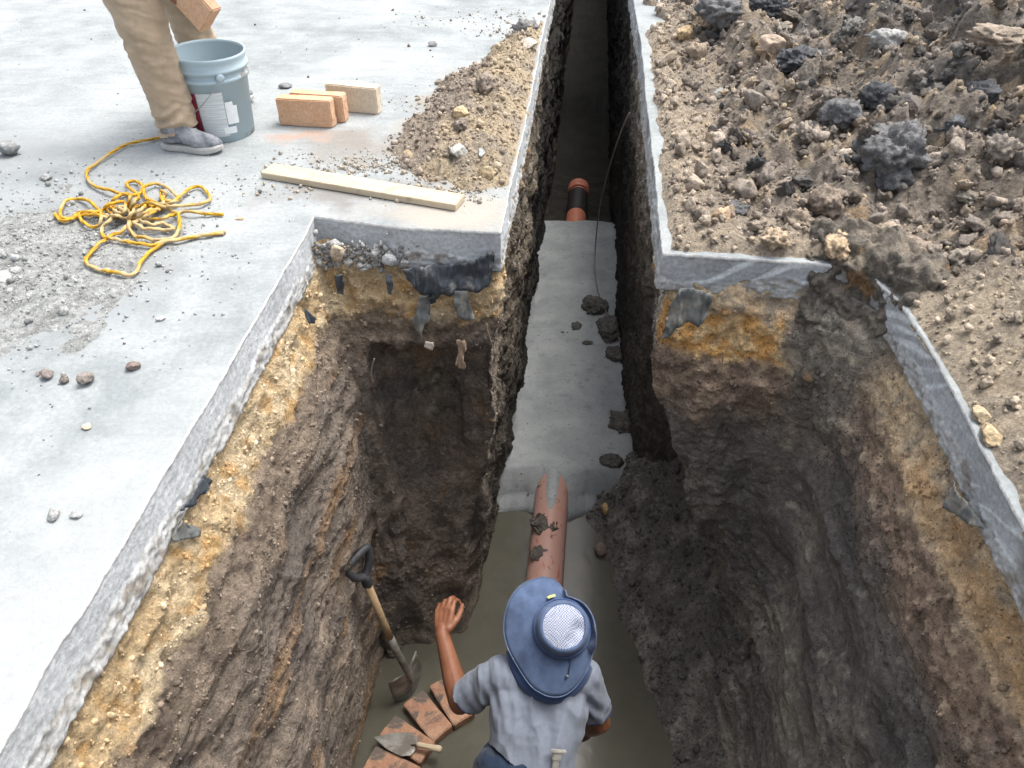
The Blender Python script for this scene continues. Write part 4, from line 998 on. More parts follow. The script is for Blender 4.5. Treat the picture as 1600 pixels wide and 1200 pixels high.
for a in ang:
    V, F = lathe([(0.0, 0.0), (0.019, 0.0), (0.017, 0.008), (0.008, 0.011), (0.0, 0.011)], 20)
    e = quads_obj("handle_ear", V, F, M_BUCKET, bk); e.location = ((br(0.29) + 0.004) * math.cos(a), (br(0.29) + 0.004) * math.sin(a), 0.292); e.rotation_euler = (0, math.pi / 2, 0); e.rotation_euler = Euler((0, math.pi / 2, a), 'XYZ')
hp = []
for i in range(33):
    s_ = i / 32; a = ang[0] - (math.pi) * s_; zz = 0.292 - 0.19 * math.sin(math.pi * s_); rr = br(zz) + 0.012 + 0.03 * math.sin(math.pi * s_)
    hp.append((rr * math.cos(a), rr * math.sin(a), zz))
V, F = tube(hp, 0.0022, 8); quads_obj("handle_wire", V, F, M_WIRE, bk)

# rope ---------------------------------------------------------------
M_ROPE = mat_attr("rope", 0.7, 0.3, 200, 0.3, 0.2)
def rp(l): return [(60 + x * 0.20833, 190 + y * 0.20833) for x, y in l]
paths = [
    [(925, 118), (830, 135), (700, 160), (620, 190), (500, 265), (420, 325), (370, 360), (362, 410), (390, 460), (450, 495), (550, 515), (590, 535), (700, 550), (760, 540), (790, 490), (870, 465), (960, 490), (1030, 550), (1050, 585), (990, 610), (930, 640), (860, 625), (800, 560), (780, 480), (720, 445), (660, 465), (690, 505), (750, 560), (730, 640), (690, 690), (640, 680), (560, 630), (560, 590), (620, 550), (680, 545), (690, 600), (650, 690), (600, 700), (540, 640), (440, 680), (320, 690), (240, 740), (180, 730), (165, 680), (200, 600), (280, 580), (370, 590), (440, 650), (470, 690), (460, 770), (400, 790), (340, 760), (310, 710), (360, 680), (450, 690), (560, 720), (650, 740), (760, 735), (860, 700), (960, 640), (1060, 560), (1150, 495), (1220, 490), (1280, 550), (1280, 590), (1200, 620), (1080, 630), (980, 640), (900, 690), (800, 750), (880, 768), (960, 745), (1050, 690), (1120, 672), (1250, 690), (1385, 697)],
    [(1405, 825), (1280, 848), (1150, 868), (1000, 888), (870, 900), (770, 890), (700, 850), (690, 800), (700, 740), (760, 690), (850, 660), (940, 630), (930, 580), (960, 540), (920, 520), (930, 590), (1000, 600), (940, 650), (860, 720), (740, 790), (640, 850), (530, 910), (440, 980), (375, 1040), (370, 1085), (440, 1130), (560, 1155), (680, 1155), (740, 1120), (770, 1050), (850, 970), (960, 910), (1080, 880), (1220, 852), (1390, 838)],
    [(640, 720), (560, 740), (490, 790), (480, 850), (520, 900), (620, 930), (740, 945), (840, 940), (960, 900), (1040, 840), (1060, 750), (1040, 690), (960, 660), (860, 640), (760, 660), (700, 720), (690, 770), (780, 820), (880, 835), (990, 815), (1010, 800), (930, 790), (820, 785), (720, 740), (640, 660), (560, 690), (500, 640), (620, 600), (660, 640), (640, 700), (560, 730), (430, 700), (300, 720), (200, 760), (135, 715), (125, 690)]]
RV = []; RF = []; RCc = []; nb = 0
for ip, pl in enumerate(paths):
    px = spline([(x, y, 0) for x, y in rp(pl)], 12)
    w3 = []
    for i, (u, v, _) in enumerate(px):
        q = P(u, v, 0); c0 = ((u - 215) / 75) ** 2 + ((v - 325) / 35) ** 2
        z = 0.008 + 0.022 * math.exp(-c0) * (1 + math.sin(i * 0.23 + ip * 2)) + 0.006 * abs(math.sin(i * 0.11 + ip))
        if i < 10 or i > len(px) - 10: z = 0.008
        q = P(u, v, z + 0.002); w3.append(q)
    W3 = np.array([q[:] for q in w3]); W3[:, 2] += np.maximum(h_lit(W3[:, 0], W3[:, 1]), 0); w3 = [Vector(q) for q in W3]
    # even spacing
    L = np.r_[0, np.cumsum([(b_ - a_).length for a_, b_ in zip(w3[:-1], w3[1:])])]; m = int(L[-1] / 0.0062); A = np.array([q[:] for q in w3])
    t_ = np.linspace(0, L[-1], m); A = np.stack([np.interp(t_, L, A[:, j]) for j in range(3)], 1)
    seg = 9; V, F = tube(A, 0.0063, seg, True, 105.0, 3)
    ring = np.minimum(np.arange(len(V)) // seg, m - 1); th = (np.arange(len(V)) % seg) * 2 * math.pi / seg
    ph = np.cos(3 * th - 105.0 * t_[ring]); wear = fbm(V * 7, 3, 400)
    c = mixc(np.tile([0.60, 0.345, 0.025], (len(V), 1)), (0.30, 0.155, 0.02), sstep(0.1, -0.8, ph) * 0.95)
    c = mixc(c, (0.46, 0.36, 0.20), sstep(-0.05, 0.4, wear) * 0.85)
    RV.append(V); RF += [tuple(int(x) + nb for x in f) for f in F.tolist()]; RCc.append(c); nb += len(V)
ro = quads_obj("rope", np.concatenate(RV), RF, M_ROPE, col=np.concatenate(RCc)); tag(ro, "tangled yellow twisted rope lying in loops on the left pavement", "rope")

# shovel ---------------------------------------------------------------
M_STEEL = simple("worn_steel", (0.24, 0.235, 0.215), 0.5, 0.35, 14, 0.2, 0.5, 0.35, (0.13, 0.115, 0.095), 0.52)
M_GRIP = simple("grip_plastic", (0.05, 0.053, 0.058), 0.55, 0.3, 30, 0.2, 0.4, 0, (0.12, 0.105, 0.09), 0.66)
M_WOOD = mat_wood("handle_wood", (0.34, 0.235, 0.13), (0.43, 0.31, 0.18), (0.2, 0.16, 0.12))
T = P(646, 1086, -2.60); G = P(560, 878, -1.41)
zax = (G - T).normalized(); LS = (G - T).length
wv = (P(655, 1000, -2.40) - P(620, 1043, -2.40)); tc_ = (Vector((0, 0, CAMH)) - T).normalized(); xax = -zax.cross(tc_).normalized(); xax = Matrix.Rotation(math.radians(28), 3, zax) @ xax; yax = zax.cross(xax)
sh = empty("shovel"); frame_np(sh, xax, yax, zax, T); tag(sh, "muddy shovel with black grip leaning in the left corner of the pit", "shovel")
V = []; F = []; NB, NA = 16, 12
for side_ in (0, 1):
    for j in range(NB + 1):
        s_ = j / NB; z = 0.29 * s_; w = 0.112 * (min(1, 0.35 + 1.5 * s_) if s_ < 0.45 else 1.0) * (1 if s_ < 0.93 else 0.96)
        for i in range(NA + 1):
            x = -1 + 2 * i / NA
            V.append((w * x, 0.030 * (1 - x * x) * 1.0 - 0.02 * (1 - s_) ** 2 + 0.016 * math.exp(-(x / 0.16) ** 2) * sstep(0.3, 1.0, s_) + (0.003 if side_ else 0), z - 0.02 * x * x * (1 - s_)))
nn = (NB + 1) * (NA + 1)
for sd in (0, 1):
    for j in range(NB):
        for i in range(NA): q = sd * nn + j * (NA + 1) + i; F.append((q, q + 1, q + NA + 2, q + NA + 1))
for j in range(NB):
    for i in (0, NA): q = j * (NA + 1) + i; F.append((q, q + NA + 1, q + NA + 1 + nn, q + nn))
for i in range(NA):
    for j in (0, NB): q = j * (NA + 1) + i; F.append((q, q + 1, q + 1 + nn, q + nn))
bl = quads_obj("blade", V, F, M_STEEL, sh)
for sgn in (-1, 1):
    V, F = tube([(sgn * 0.035, 0.03, 0.288), (sgn * 0.07, 0.02, 0.296), (sgn * 0.108, 0.004, 0.294)], [0.006, 0.007, 0.006], 8); quads_obj("foot_rest", V, F, M_STEEL, bl)
V, F = tube([(0, 0.036, 0.17), (0, 0.040, 0.26), (0, 0.030, 0.36), (0, 0.012, 0.46), (0, 0.004, 0.58)], [0.008, 0.018, 0.020, 0.020, 0.0205], 16); quads_obj("socket", V, F, M_STEEL, sh)
V, F = tube([(0, 0.003, 0.56), (0, 0, 0.70), (0, 0, LS - 0.13)], [0.0185, 0.0190, 0.0185], 16); quads_obj("shaft", V, F, M_WOOD, sh)
gp = [(0, 0, LS - 0.17), (0, 0, LS - 0.115), (0.03, 0, LS - 0.085), (0.058, 0, LS - 0.035), (0.068, 0, LS + 0.022), (0.048, 0, LS + 0.036), (0, 0, LS + 0.039), (-0.048, 0, LS + 0.036), (-0.068, 0, LS + 0.022), (-0.058, 0, LS - 0.035), (-0.03, 0, LS - 0.085), (0, 0, LS - 0.115)]
A = spline(gp, 5); V, F = tube(A, [0.025 if i < 6 else 0.0185 for i in range(len(A))], 12); quads_obj("grip", V, F, M_GRIP, sh)

# trowel ---------------------------------------------------------------
tp, he, en = P(585, 1153, -2.488), P(652, 1167, -2.482), P(684, 1170, -2.455)
tx = (he - tp).normalized(); ty = Vector((0, 0, 1)).cross(tx).normalized(); tz = tx.cross(ty)
tr_ = empty("trowel"); frame_np(tr_, tx, ty, tz, tp); tag(tr_, "pointing trowel with wooden handle resting on a wet brick", "trowel")
lt = (he - tp).length
V = []; F = []
out = [(0, 0.004), (lt * 0.35, 0.042), (lt * 0.72, 0.062), (lt * 0.92, 0.048), (lt, 0.012)]
for zz in (0.0, 0.003):
    for x, w in out: V += [(x, w, zz), (x, 0, zz + 0.004), (x, -w, zz)]
n_ = len(out) * 3
for b0 in (0, n_):
    for i in range(len(out) - 1):
        for j in range(2): q = b0 + i * 3 + j; F.append((q, q + 1, q + 4, q + 3))
for i in range(len(out) - 1):
    for j in (0, 2): q = i * 3 + j; F.append((q, q + 3, q + 3 + n_, q + n_))
quads_obj("blade", V, F, M_STEEL, tr_, smooth=False)
e_ = Vector((tx.dot(en - tp), ty.dot(en - tp), tz.dot(en - tp)))
V, F = tube([(lt - 0.03, 0, 0.006), (lt - 0.005, 0, 0.02), (lt + 0.005, 0.001, 0.026)], 0.0045, 8); quads_obj("tang", V, F, M_STEEL, tr_)
h0 = Vector((lt, 0, 0.027)); h1 = e_ + (e_ - h0).normalized() * 0.02
V, F = tube([h0.lerp(h1, q) for q in (0, 0.1, 0.35, 0.7, 0.92, 1.0)], [0.011, 0.013, 0.0125, 0.016, 0.017, 0.012], 14); quads_obj("handle", V, F, mat_wood("trowel_wood", (0.50, 0.41, 0.28), (0.58, 0.49, 0.35)), tr_)

# hanging wire in the trench --------------------------------------------
M_CABLE = simple("dusty_cable", (0.34, 0.31, 0.27), 0.8, 0.4, 60, 0.3)
A = spline([P(984, 176, -0.38), P(976, 192, -0.5), P(967, 215, -0.66), P(951, 265, -1.1), P(938, 320, -1.65), P(931, 375, -2.15), P(930, 425, -2.325), P(938, 465, -2.33), P(958, 510, -2.33), P(985, 562, -2.33)], 8)
V, F = tube(A, 0.0058, 8); o = quads_obj("cable", V, F, M_CABLE); tag(o, "thin dusty cable hanging down the right side of the trench onto the mortar", "cable")

# torn sheets of membrane -------------------------------------------------
def PPl(u, v, p0, n):
    d = Vector(((u - 800) / FPX, math.cos(TH) - (v - 600) / FPX * math.sin(TH), -math.sin(TH) - (v - 600) / FPX * math.cos(TH)))
    n = Vector(n); o_ = Vector((0, 0, CAMH)); t_ = (Vector(p0) - o_).dot(n) / d.dot(n); return o_ + d * t_
M_MEMB = simple("black_membrane", (0.050, 0.060, 0.072), 0.42, 0.35, 25, 0.5, 0.5, 0, (0.24, 0.235, 0.22), 0.60, 14)
M_MEMB2 = simple("dusty_membrane", (0.13, 0.14, 0.135), 0.6, 0.3, 25, 0.5, 0.4, 0, (0.26, 0.24, 0.20), 0.56, 14)
M_SCRAP = simple("brown_scrap", (0.30, 0.22, 0.155), 0.85, 0.3, 40, 0.5)
M_SCRAPW = simple("pale_scrap", (0.48, 0.43, 0.37), 0.85, 0.2, 40, 0.3)
def flap(name, px, p0, n, label, mat, amp=0.012, seed=0, cat="membrane"):
    n = Vector(n).normalized(); pts = [PPl(u, v, p0, n) for u, v in px]
    # ragged outline
    rg = random.Random(seed); out_ = []
    for a_, b_ in zip(pts, pts[1:] + pts[:1]):
        m = max(1, int((b_ - a_).length / 0.012))
        for i in range(m): out_.append(a_.lerp(b_, i / m) + Vector([rg.uniform(-1, 1) * 0.0028 for _ in range(3)]))
    bm = bmesh.new(); f = bm.faces.new([bm.verts.new(p) for p in out_]); bmesh.ops.triangulate(bm, faces=[f])
    for _ in range(3):
        le = [e for e in bm.edges if e.calc_length() > 0.012]
        if le: bmesh.ops.subdivide_edges(bm, edges=le, cuts=1); bmesh.ops.triangulate(bm, faces=bm.faces[:])
    co = np.array([v.co[:] for v in bm.verts]); nz = amp * fbm(co * 14 + seed, 3, 500 + seed) + amp * 0.9 * np.abs(fbm(co * np.array([30, 30, 8]) + seed, 2, 510))
    for v, q in zip(bm.verts, nz): v.co += n * float(q)
    ex_ = bmesh.ops.solidify(bm, geom=bm.faces[:], thickness=0.002)
    return tag(obj_bm(name, bm, mat, smooth=True), label, cat)
BW0 = (-0.3, 2.512, -0.3); NB0 = (0, -1, 0.12)
flap("membrane_sheet", [(630, 420), (668, 415), (700, 413), (735, 408), (757, 396), (769, 390), (773, 398), (769, 425), (766, 446), (745, 456), (716, 452), (703, 462), (690, 458), (680, 474), (668, 478), (660, 462), (646, 447), (636, 436)], BW0, NB0, "large torn black membrane hanging below the left pavement face", M_MEMB, 0.016, 1)
flap("membrane_scrap", [(654, 462), (666, 460), (671, 476), (672, 500), (662, 508), (659, 528), (651, 516), (641, 500), (650, 488)], (-0.3, 2.478, -0.4), NB0, "grey green torn scrap dangling left under the large membrane", M_MEMB2, 0.012, 2)
flap("membrane_scrap", [(711, 454), (730, 456), (733, 468), (742, 496), (728, 500), (714, 497), (709, 475)], (-0.3, 2.485, -0.4), NB0, "grey green scrap hanging right under the large membrane", M_MEMB2, 0.012, 3)
flap("membrane_scrap", [(525, 428), (536, 428), (537, 447), (536, 460), (527, 459), (524, 445)], (-0.3, 2.52, -0.3), NB0, "small dark strip poking from the ochre layer, leftmost on the far wall", M_MEMB, 0.01, 4)
flap("membrane_scrap", [(604, 428), (611, 432), (615, 446), (612, 459), (606, 456), (602, 440)], (-0.3, 2.51, -0.3), NB0, "small curled dark strip between leftmost strip and large membrane", M_MEMB, 0.012, 5)
flap("membrane_scrap", [(474, 478), (482, 488), (492, 497), (491, 506), (482, 505), (476, 492)], (-0.70, 2.3, -0.3), (1, -0.5, 0.2), "bluish scrap under the left pavement near its corner", M_MEMB, 0.008, 6)
flap("membrane_scrap", [(279, 812), (292, 818), (310, 828), (308, 838), (290, 842), (274, 848), (270, 836)], (-0.845, 1.3, -0.22), (1, 0, 0.15), "grey plastic scrap sticking out below the left pavement edge", M_MEMB2, 0.01, 7)
flap("membrane_scrap", [(318, 742), (330, 752), (322, 768), (300, 790), (284, 800), (296, 776)], (-0.825, 1.45, -0.21), (1, 0, 0.1), "dark plastic strip tucked along the left pavement edge", M_MEMB, 0.008, 12)
flap("membrane_scrap", [(1050, 470), (1062, 452), (1086, 450), (1108, 456), (1113, 472), (1105, 494), (1090, 510), (1076, 498), (1062, 508), (1048, 524), (1032, 530), (1042, 500)], (0.8, 2.285, -0.3), (0, -1, 0.1), "crumpled grey membrane hanging from the right ochre layer", M_MEMB2, 0.022, 8)
flap("membrane_scrap", [(1487, 748), (1500, 770), (1522, 795), (1536, 826), (1522, 822), (1500, 806), (1476, 795)], (1.165, 1.25, -0.2), (-1, 0, 0.2), "grey plastic scrap below the striped right pavement edge", M_MEMB2, 0.012, 9)
flap("paper_scrap", [(713, 530), (727, 532), (729, 545), (724, 556), (728, 574), (718, 576), (711, 570), (716, 552)], (-0.3, 2.462, -0.5), NB0, "brown shred dangling over the hollow in the far wall", M_SCRAP, 0.014, 10, "scrap")
flap("paper_scrap", [(665, 534), (678, 535), (678, 548), (672, 546), (663, 541)], (-0.3, 2.45, -0.5), NB0, "small pale scrap on the lip of the hollow", M_SCRAPW, 0.006, 11, "scrap")
# stones in the mud
for i, (px, z, w, c, lab) in enumerate([((945, 795), -2.46, 20, (0.46, 0.32, 0.16), "round ochre stone on the dark mud right of the pipe"), ((940, 858), -2.53, 26, (0.17, 0.13, 0.105), "brown lump at the water edge right of the pipe")]):
    q = P(*px, z); V, F = rock_shape(3, 600 + i, 0.25, 0.1, 4); V = V / np.abs(V).max() * (w / FPX * 4.9 * 0.5)
    o = mesh_np("stone", V, F, M_ROCK, np.tile(np.array(c), (len(V), 1))); o.location = q; tag(o, lab, "stone")
# concrete rubble under the left pavement face
for i, (u, v, w, c) in enumerate([(528, 395, 30, (0.46, 0.38, 0.28)), (562, 415, 16, (0.36, 0.36, 0.35)), (568, 420, 13, (0.42, 0.42, 0.41)), (610, 405, 24, (0.40, 0.42, 0.42)), (585, 398, 18, (0.33, 0.33, 0.32)), (545, 410, 15, (0.34, 0.33, 0.31)), (500, 412, 16, (0.33, 0.33, 0.31)), (632, 410, 16, (0.34, 0.34, 0.33))]):
    q = PPl(u, v, (-0.4, 2.575, -0.2), (0, -1, 0)); V, F = rock_shape(3, 620 + i, 0.3, 0.1, 7); V = V / np.abs(V).max() * (w / FPX * 3.0 * 0.55)
    o = mesh_np("rubble_stone", V, F, M_ROCK, np.tile(np.array(c) * 0.8, (len(V), 1))); o.location = q
    tag(o, ["large tan stone jammed under the left pavement corner", "grey concrete shard right of the tan stone", "pale shard just below its grey neighbour", "bluish white concrete chip near the large membrane", "grey chip between shard and bluish chip", "small grey stone right under the tan stone", "grey rubble piece nearest the left pavement corner", "last grey chip beside the large membrane"][i], "stone")
# wet mud lumps fallen on the mortar
for i, (px, w, fl, lab) in enumerate([((930, 480), 46, 0.5, "dark mud clump on the mortar against the right trench wall, farthest one"), ((950, 515), 40, 0.5, "dark mud clump on the mortar just before the farthest clump"), ((962, 552), 38, 0.5, "dark mud clump on the mortar at the right trench wall foot"), ((900, 512), 22, 0.35, "small mud splash left of the clumps on the mortar"), ((880, 520), 14, 0.3, "tiny mud splash farthest left of the clumps"), ((918, 536), 20, 0.3, "thin mud flake before the clumps on the mortar"), ((975, 660), 56, 0.5, "large wet mud lump where mortar meets the right slump"), ((955, 720), 44, 0.4, "wet mud lump at the right near corner of the mortar")]):
    q = P(*px, MZ + 0.005); d = q.y * math.cos(TH) + (CAMH - q.z) * math.sin(TH); r = 0.5 * w / FPX * d
    V, F = rock_shape(4, 640 + i, 0.22, 0.15); w1, _, _ = worley(V * 3.5 + i, 641); V = V * (1 + 0.15 * (0.5 - w1) + 0.1 * fbm(V * 8, 3, 642))[:, None]; V = V / np.abs(V[:, 0]).max() * r * np.array([1, 1.1, fl])
    o = mesh_np("mud_lump", V, F, M_CLAY, np.tile([0.075, 0.072, 0.066], (len(V), 1)) * (1 + 0.3 * fbm(V * 30, 2, 643))[:, None], np.full(len(V), 0.7)); o.location = q; tag(o, lab, "mud lump")

# ------------------------------------------------------------------ people
M_SKIN = NT("skin"); _v = M_SKIN.coord(); _n = M_SKIN.noise(_v, 25, 5, 0.6)
M_SKIN = M_SKIN.set(col=M_SKIN.mix(M_SKIN.ramp(_n, [(0.3, 0.0), (0.7, 1.0)]), (0.175, 0.068, 0.036), (0.24, 0.104, 0.057)), rough=0.5, norm=M_SKIN.bump(M_SKIN.noise(_v, 120, 4, 0.6), 0.15, 0.003), spec=0.4, sss=0.0)
def cloth(name, col, dirt=None, dt=0.6, weave=900, dscale=7, var=0.12):
    k = NT(name); v = k.coord(); n = k.noise(v, 14, 6, 0.6); f = k.noise(v, weave, 2, 0.5)
    c = k.mix(1.0, col, k.ramp(n, [(0.3, 1 - var), (0.7, 1 + var)]), 'MULTIPLY')
    if dirt: c = k.mix(k.ramp(k.noise(v, dscale, 6, 0.65, 0.4), [(dt - 0.08, 0.0), (dt + 0.1, 0.7)]), c, dirt)
    return k.set(col=c, rough=0.92, norm=k.bump(k.math('ADD', n, k.math('MULTIPLY', f, 0.2)), 0.3, 0.006), spec=0.15, sheen=0.15)
def blob(name, chains, voxel, mat, parent=None, it=8, wrinkle=None, cuts=(), fac=0.5):
    """chains of (point, radius) swept with balls, fused into one continuous surface"""
    V0, F0 = ICO[2]; Vs = []; Fs = []; nb = 0
    for ch in chains:
        for (p, r), (q, s) in zip(ch[:-1], ch[1:]):
            p, q = np.array(p, float), np.array(q, float); L = np.linalg.norm(q - p); n = max(2, int(L / (0.28 * min(r, s))) + 1)
            for t in np.linspace(0, 1, n):
                Vs.append(V0 * (r + (s - r) * t) + p + (q - p) * t); Fs.append(F0 + nb); nb += len(V0)
    me = bpy.data.meshes.new(name); V = np.concatenate(Vs); F = np.concatenate(Fs)
    me.vertices.add(len(V)); me.vertices.foreach_set("co", V.astype(np.float32).ravel()); me.loops.add(F.size); me.loops.foreach_set("vertex_index", F.astype(np.int32).ravel())
    me.polygons.add(len(F)); me.polygons.foreach_set("loop_start", np.arange(0, F.size, 3, dtype=np.int32)); me.update(calc_edges=True)
    o = bpy.data.objects.new(name, me); COL.objects.link(o)
    m = o.modifiers.new("r", 'REMESH'); m.mode = 'VOXEL'; m.voxel_size = voxel; m.use_smooth_shade = True
    m = o.modifiers.new("s", 'SMOOTH'); m.factor = fac; m.iterations = it
    bpy.context.view_layer.update(); apply_mods(o); me = o.data
    if wrinkle or cuts:
        n = len(me.vertices); co = np.empty(n * 3, np.float32); me.vertices.foreach_get("co", co); co = co.reshape(-1, 3)
        nr = np.empty(n * 3, np.float32); me.vertices.foreach_get("normal", nr); nr = nr.reshape(-1, 3)
        if wrinkle: co = co + nr * wrinkle(co.astype(float), nr.astype(float))[:, None]; me.vertices.foreach_set("co", co.astype(np.float32).ravel())
        if cuts:
            bm = bmesh.new(); bm.from_mesh(me)
            for c, nn_, rad in cuts:
                c, nn_ = Vector(c), Vector(nn_).normalized()
                bmesh.ops.delete(bm, geom=[v for v in bm.verts if (v.co - c).length < rad and (v.co - c).dot(nn_) > 0], context='VERTS')
            bm.to_mesh(me); bm.free()
    me.polygons.foreach_set("use_smooth", np.ones(len(me.polygons), dtype=bool)); me.materials.clear(); me.materials.append(mat); me.update()
    if parent: child_world(o, parent)
    return o
def across(c, ax, hw, r, n=5, drop=0.0, back=(0, 0, 0)):
    c, ax, back = Vector(c), Vector(ax).normalized(), Vector(back)
    return [((c + ax * ((hw - r) * t) + back * (t * t)), r) for t in np.linspace(-1, 1, n)]
def torso(rows, ax, n=5):
    """rows: (centre, halfwidth, radius); fill with cross rows and long rows"""
    g = [across(c, ax, hw, r, n) for c, hw, r in rows]
    return g + [[g[j][i] for j in range(len(g))] for i in range(n)]
def hand(wrist, d, pn, side, curls, spread=0.16, thumb=(0.55, 0.5), scale=1.0):
    """d = direction of the fingers, pn = palm normal (towards the palm side), side = +1 thumb on d x pn side"""
    w, d, pn = Vector(wrist), Vector(d).normalized(), Vector(pn); pn = (pn - d * pn.dot(d)).normalized(); s = d.cross(pn).normalized() * side
    k = scale; ch = []
    roots = []
    for i, (off, ln) in enumerate(((0.030, 0.072), (0.010, 0.082), (-0.011, 0.076), (-0.030, 0.060))):
        r0 = w + d * (0.092 - 0.006 * abs(i - 1)) * k + s * off * k; roots.append(r0)
        ch.append([(w + d * 0.01 + s * off * 0.5 * k, 0.0150 * k), (w + d * 0.05 * k + s * off * 0.85 * k, 0.0142 * k), (r0, 0.0115 * k)])
        a = curls[i]; fd = (d + s * (spread * (1.5 - i) / 3)).normalized(); p = r0; c = [(p, 0.0108 * k)]
        for j, (fr, rr) in enumerate(((0.45, 0.0092), (0.32, 0.0084), (0.23, 0.0072))):
            a_ = a * (0.55 if j == 0 else 1.0) * (j + 1); dr = (fd * math.cos(a_) + pn * math.sin(a_)).normalized(); p = p + dr * ln * fr * k; c.append((p, rr * k))
        ch.append(c)
    ch.append([(roots[0], 0.0115 * k), (roots[1], 0.0118 * k), (roots[2], 0.0115 * k), (roots[3], 0.0105 * k)])
    t0 = w + d * 0.022 * k + s * 0.022 * k; t1 = t0 + (d * 0.55 + s * 0.75 * thumb[0] + pn * 0.35 * thumb[1]).normalized() * 0.045 * k
    t2 = t1 + (d * 0.9 + s * 0.25 * thumb[0] + pn * 0.5 * thumb[1]).normalized() * 0.034 * k; t3 = t2 + (d * 1.0 - s * 0.1 + pn * 0.6 * thumb[1]).normalized() * 0.027 * k
    ch.append([(t0, 0.017 * k), (t1, 0.0125 * k), (t2, 0.0105 * k), (t3, 0.0085 * k)])
    return ch
def head_chains(c, up, fw, r=0.092):
    c, up, fw = Vector(c), Vector(up).normalized(), Vector(fw); fw = (fw - up * fw.dot(up)).normalized(); rt = fw.cross(up)
    ch = [[(c + up * 0.03 - fw * 0.012, r), (c + up * 0.025 + fw * 0.01, r * 0.95)], [(c, r * 0.92), (c - up * 0.055 + fw * 0.035, r * 0.72), (c - up * 0.085 + fw * 0.055, r * 0.48)]]
    ch.append([(c + up * 0.03 + fw * 0.085, 0.010), (c - up * 0.01 + fw * 0.108, 0.013), (c - up * 0.014 + fw * 0.098, 0.016)])       # nose
    ch.append([(c - up * 0.042 + fw * 0.093 - rt * 0.018, 0.008), (c - up * 0.042 + fw * 0.1, 0.009), (c - up * 0.042 + fw * 0.093 + rt * 0.018, 0.008)])  # mouth
    for s in (-1, 1):
        ch.append([(c + up * 0.022 + rt * s * 0.09, 0.012), (c + rt * s * 0.096 - fw * 0.004, 0.013), (c - up * 0.024 + rt * s * 0.088, 0.009)])
        ch.append([(c + up * 0.034 + fw * 0.083 + rt * s * 0.018, 0.008), (c + up * 0.034 + fw * 0.076 + rt * s * 0.05, 0.008)])     # brow
    return ch

# --- the worker in the pit
wk = empty("person", (0.1, 1.38, -2.7)); tag(wk, "worker in blue brimmed hat and pale blue shirt standing in the pit, back to camera", "person")
SL, SR = Vector((-0.055, 1.60, -1.455)), Vector((0.285, 1.60, -1.470))
WAIST, CHEST = Vector((0.045, 1.30, -1.72)), Vector((0.105, 1.52, -1.53))
ELB, WRB = P(719, 1098, -1.66), P(691, 992, -1.515)
ELR, WRR = P(936, 1128, -1.73), Vector((0.335, 1.60, -1.92))
HEADC = Vector((0.175, 1.70, -1.345)); HUP = Vector((0.12, 0.02, 1.0)).normalized()
fd = (P(697, 935, -1.45) - WRB).normalized()
toCam = (Vector((0, 0, CAMH)) - WRB).normalized()
body = []
body += torso([(WAIST, 0.13, 0.085), (CHEST, 0.155, 0.09), (Vector((0.11, 1.60, -1.475)), 0.165, 0.065)], (1, 0, 0))
body += [[(Vector((0.115, 1.62, -1.46)), 0.062), (HEADC - Vector((0, 0.02, 0.06)), 0.056)]] + head_chains(HEADC, HUP, (0.05, 1, -0.05))
body += [[(SL, 0.055), (SL.lerp(ELB, 0.5), 0.047), (ELB, 0.049), (ELB.lerp(WRB, 0.28), 0.050), (ELB.lerp(WRB, 0.65), 0.040), (WRB, 0.032), (WRB + fd * 0.02, 0.030)]]
body += [[(SR, 0.055), (SR.lerp(ELR, 0.5), 0.047), (ELR, 0.050), (ELR.lerp(WRR, 0.35), 0.046), (WRR, 0.030)]]
body += hand(WRB, fd, -toCam + Vector((0.55, 0, 0)), -1, (0.58, 0.60, 0.64, 0.68), -0.05, (0.42, 0.9), 1.2)
hd = (P(905, 1147, -1.99) - WRR).normalized()
body += hand(WRR, hd, (0.0, 0.6, -0.7), -1, (0.22, 0.25, 0.3, 0.35), 0.3, (0.8, 0.4))
HIPL, HIPR = Vector((-0.01, 1.27, -1.83)), Vector((0.16, 1.27, -1.83)); KNL, KNR = Vector((-0.05, 1.40, -2.22)), Vector((0.20, 1.42, -2.22)); FTL, FTR = Vector((-0.06, 1.30, -2.62)), Vector((0.21, 1.33, -2.62))
for h_, k_, f_ in ((HIPL, KNL, FTL), (HIPR, KNR, FTR)): body += [[(WAIST, 0.08), (h_, 0.075), (k_, 0.05), (f_, 0.036)]]
blob("body", body, 0.0042, M_SKIN, wk, 6)
M_SHIRT = cloth("shirt_cotton", (0.185, 0.212, 0.262), (0.12, 0.133, 0.16), 0.60)
bn = Vector((0, -0.63, 0.77))
def shirt_wr(p, n):
    w = 0.010 - 0.022 * np.abs(fbm(p * np.array([11, 3.5, 3.5]), 2, 700)) + 0.005 * fbm(p * 6, 2, 701) + 0.004 * np.abs(fbm(p * np.array([30, 9, 9]), 2, 702))
    for c_, amp in ((Vector((-0.045, 1.54, -1.55)), 0.012), (Vector((0.275, 1.54, -1.56)), 0.012)):
        dd = np.linalg.norm(p - np.array(c_), axis=1); w += amp * np.exp(-(dd / 0.085) ** 2) * np.sin(p[:, 0] * 95 + p[:, 2] * 70)
    return w - 0.004
sle, sre = SL.lerp(ELB, 0.80), SR.lerp(ELR, 0.74)
sh_ch = torso([(WAIST + Vector((0.03, -0.06, -0.06)), 0.160, 0.105), (WAIST + Vector((0.03, 0.0, 0.0)), 0.168, 0.105), (Vector((0.09, 1.41, -1.62)), 0.182, 0.105), (CHEST, 0.195, 0.103), (Vector((0.11, 1.585, -1.487)), 0.198, 0.078)], (1, 0, 0), 7)
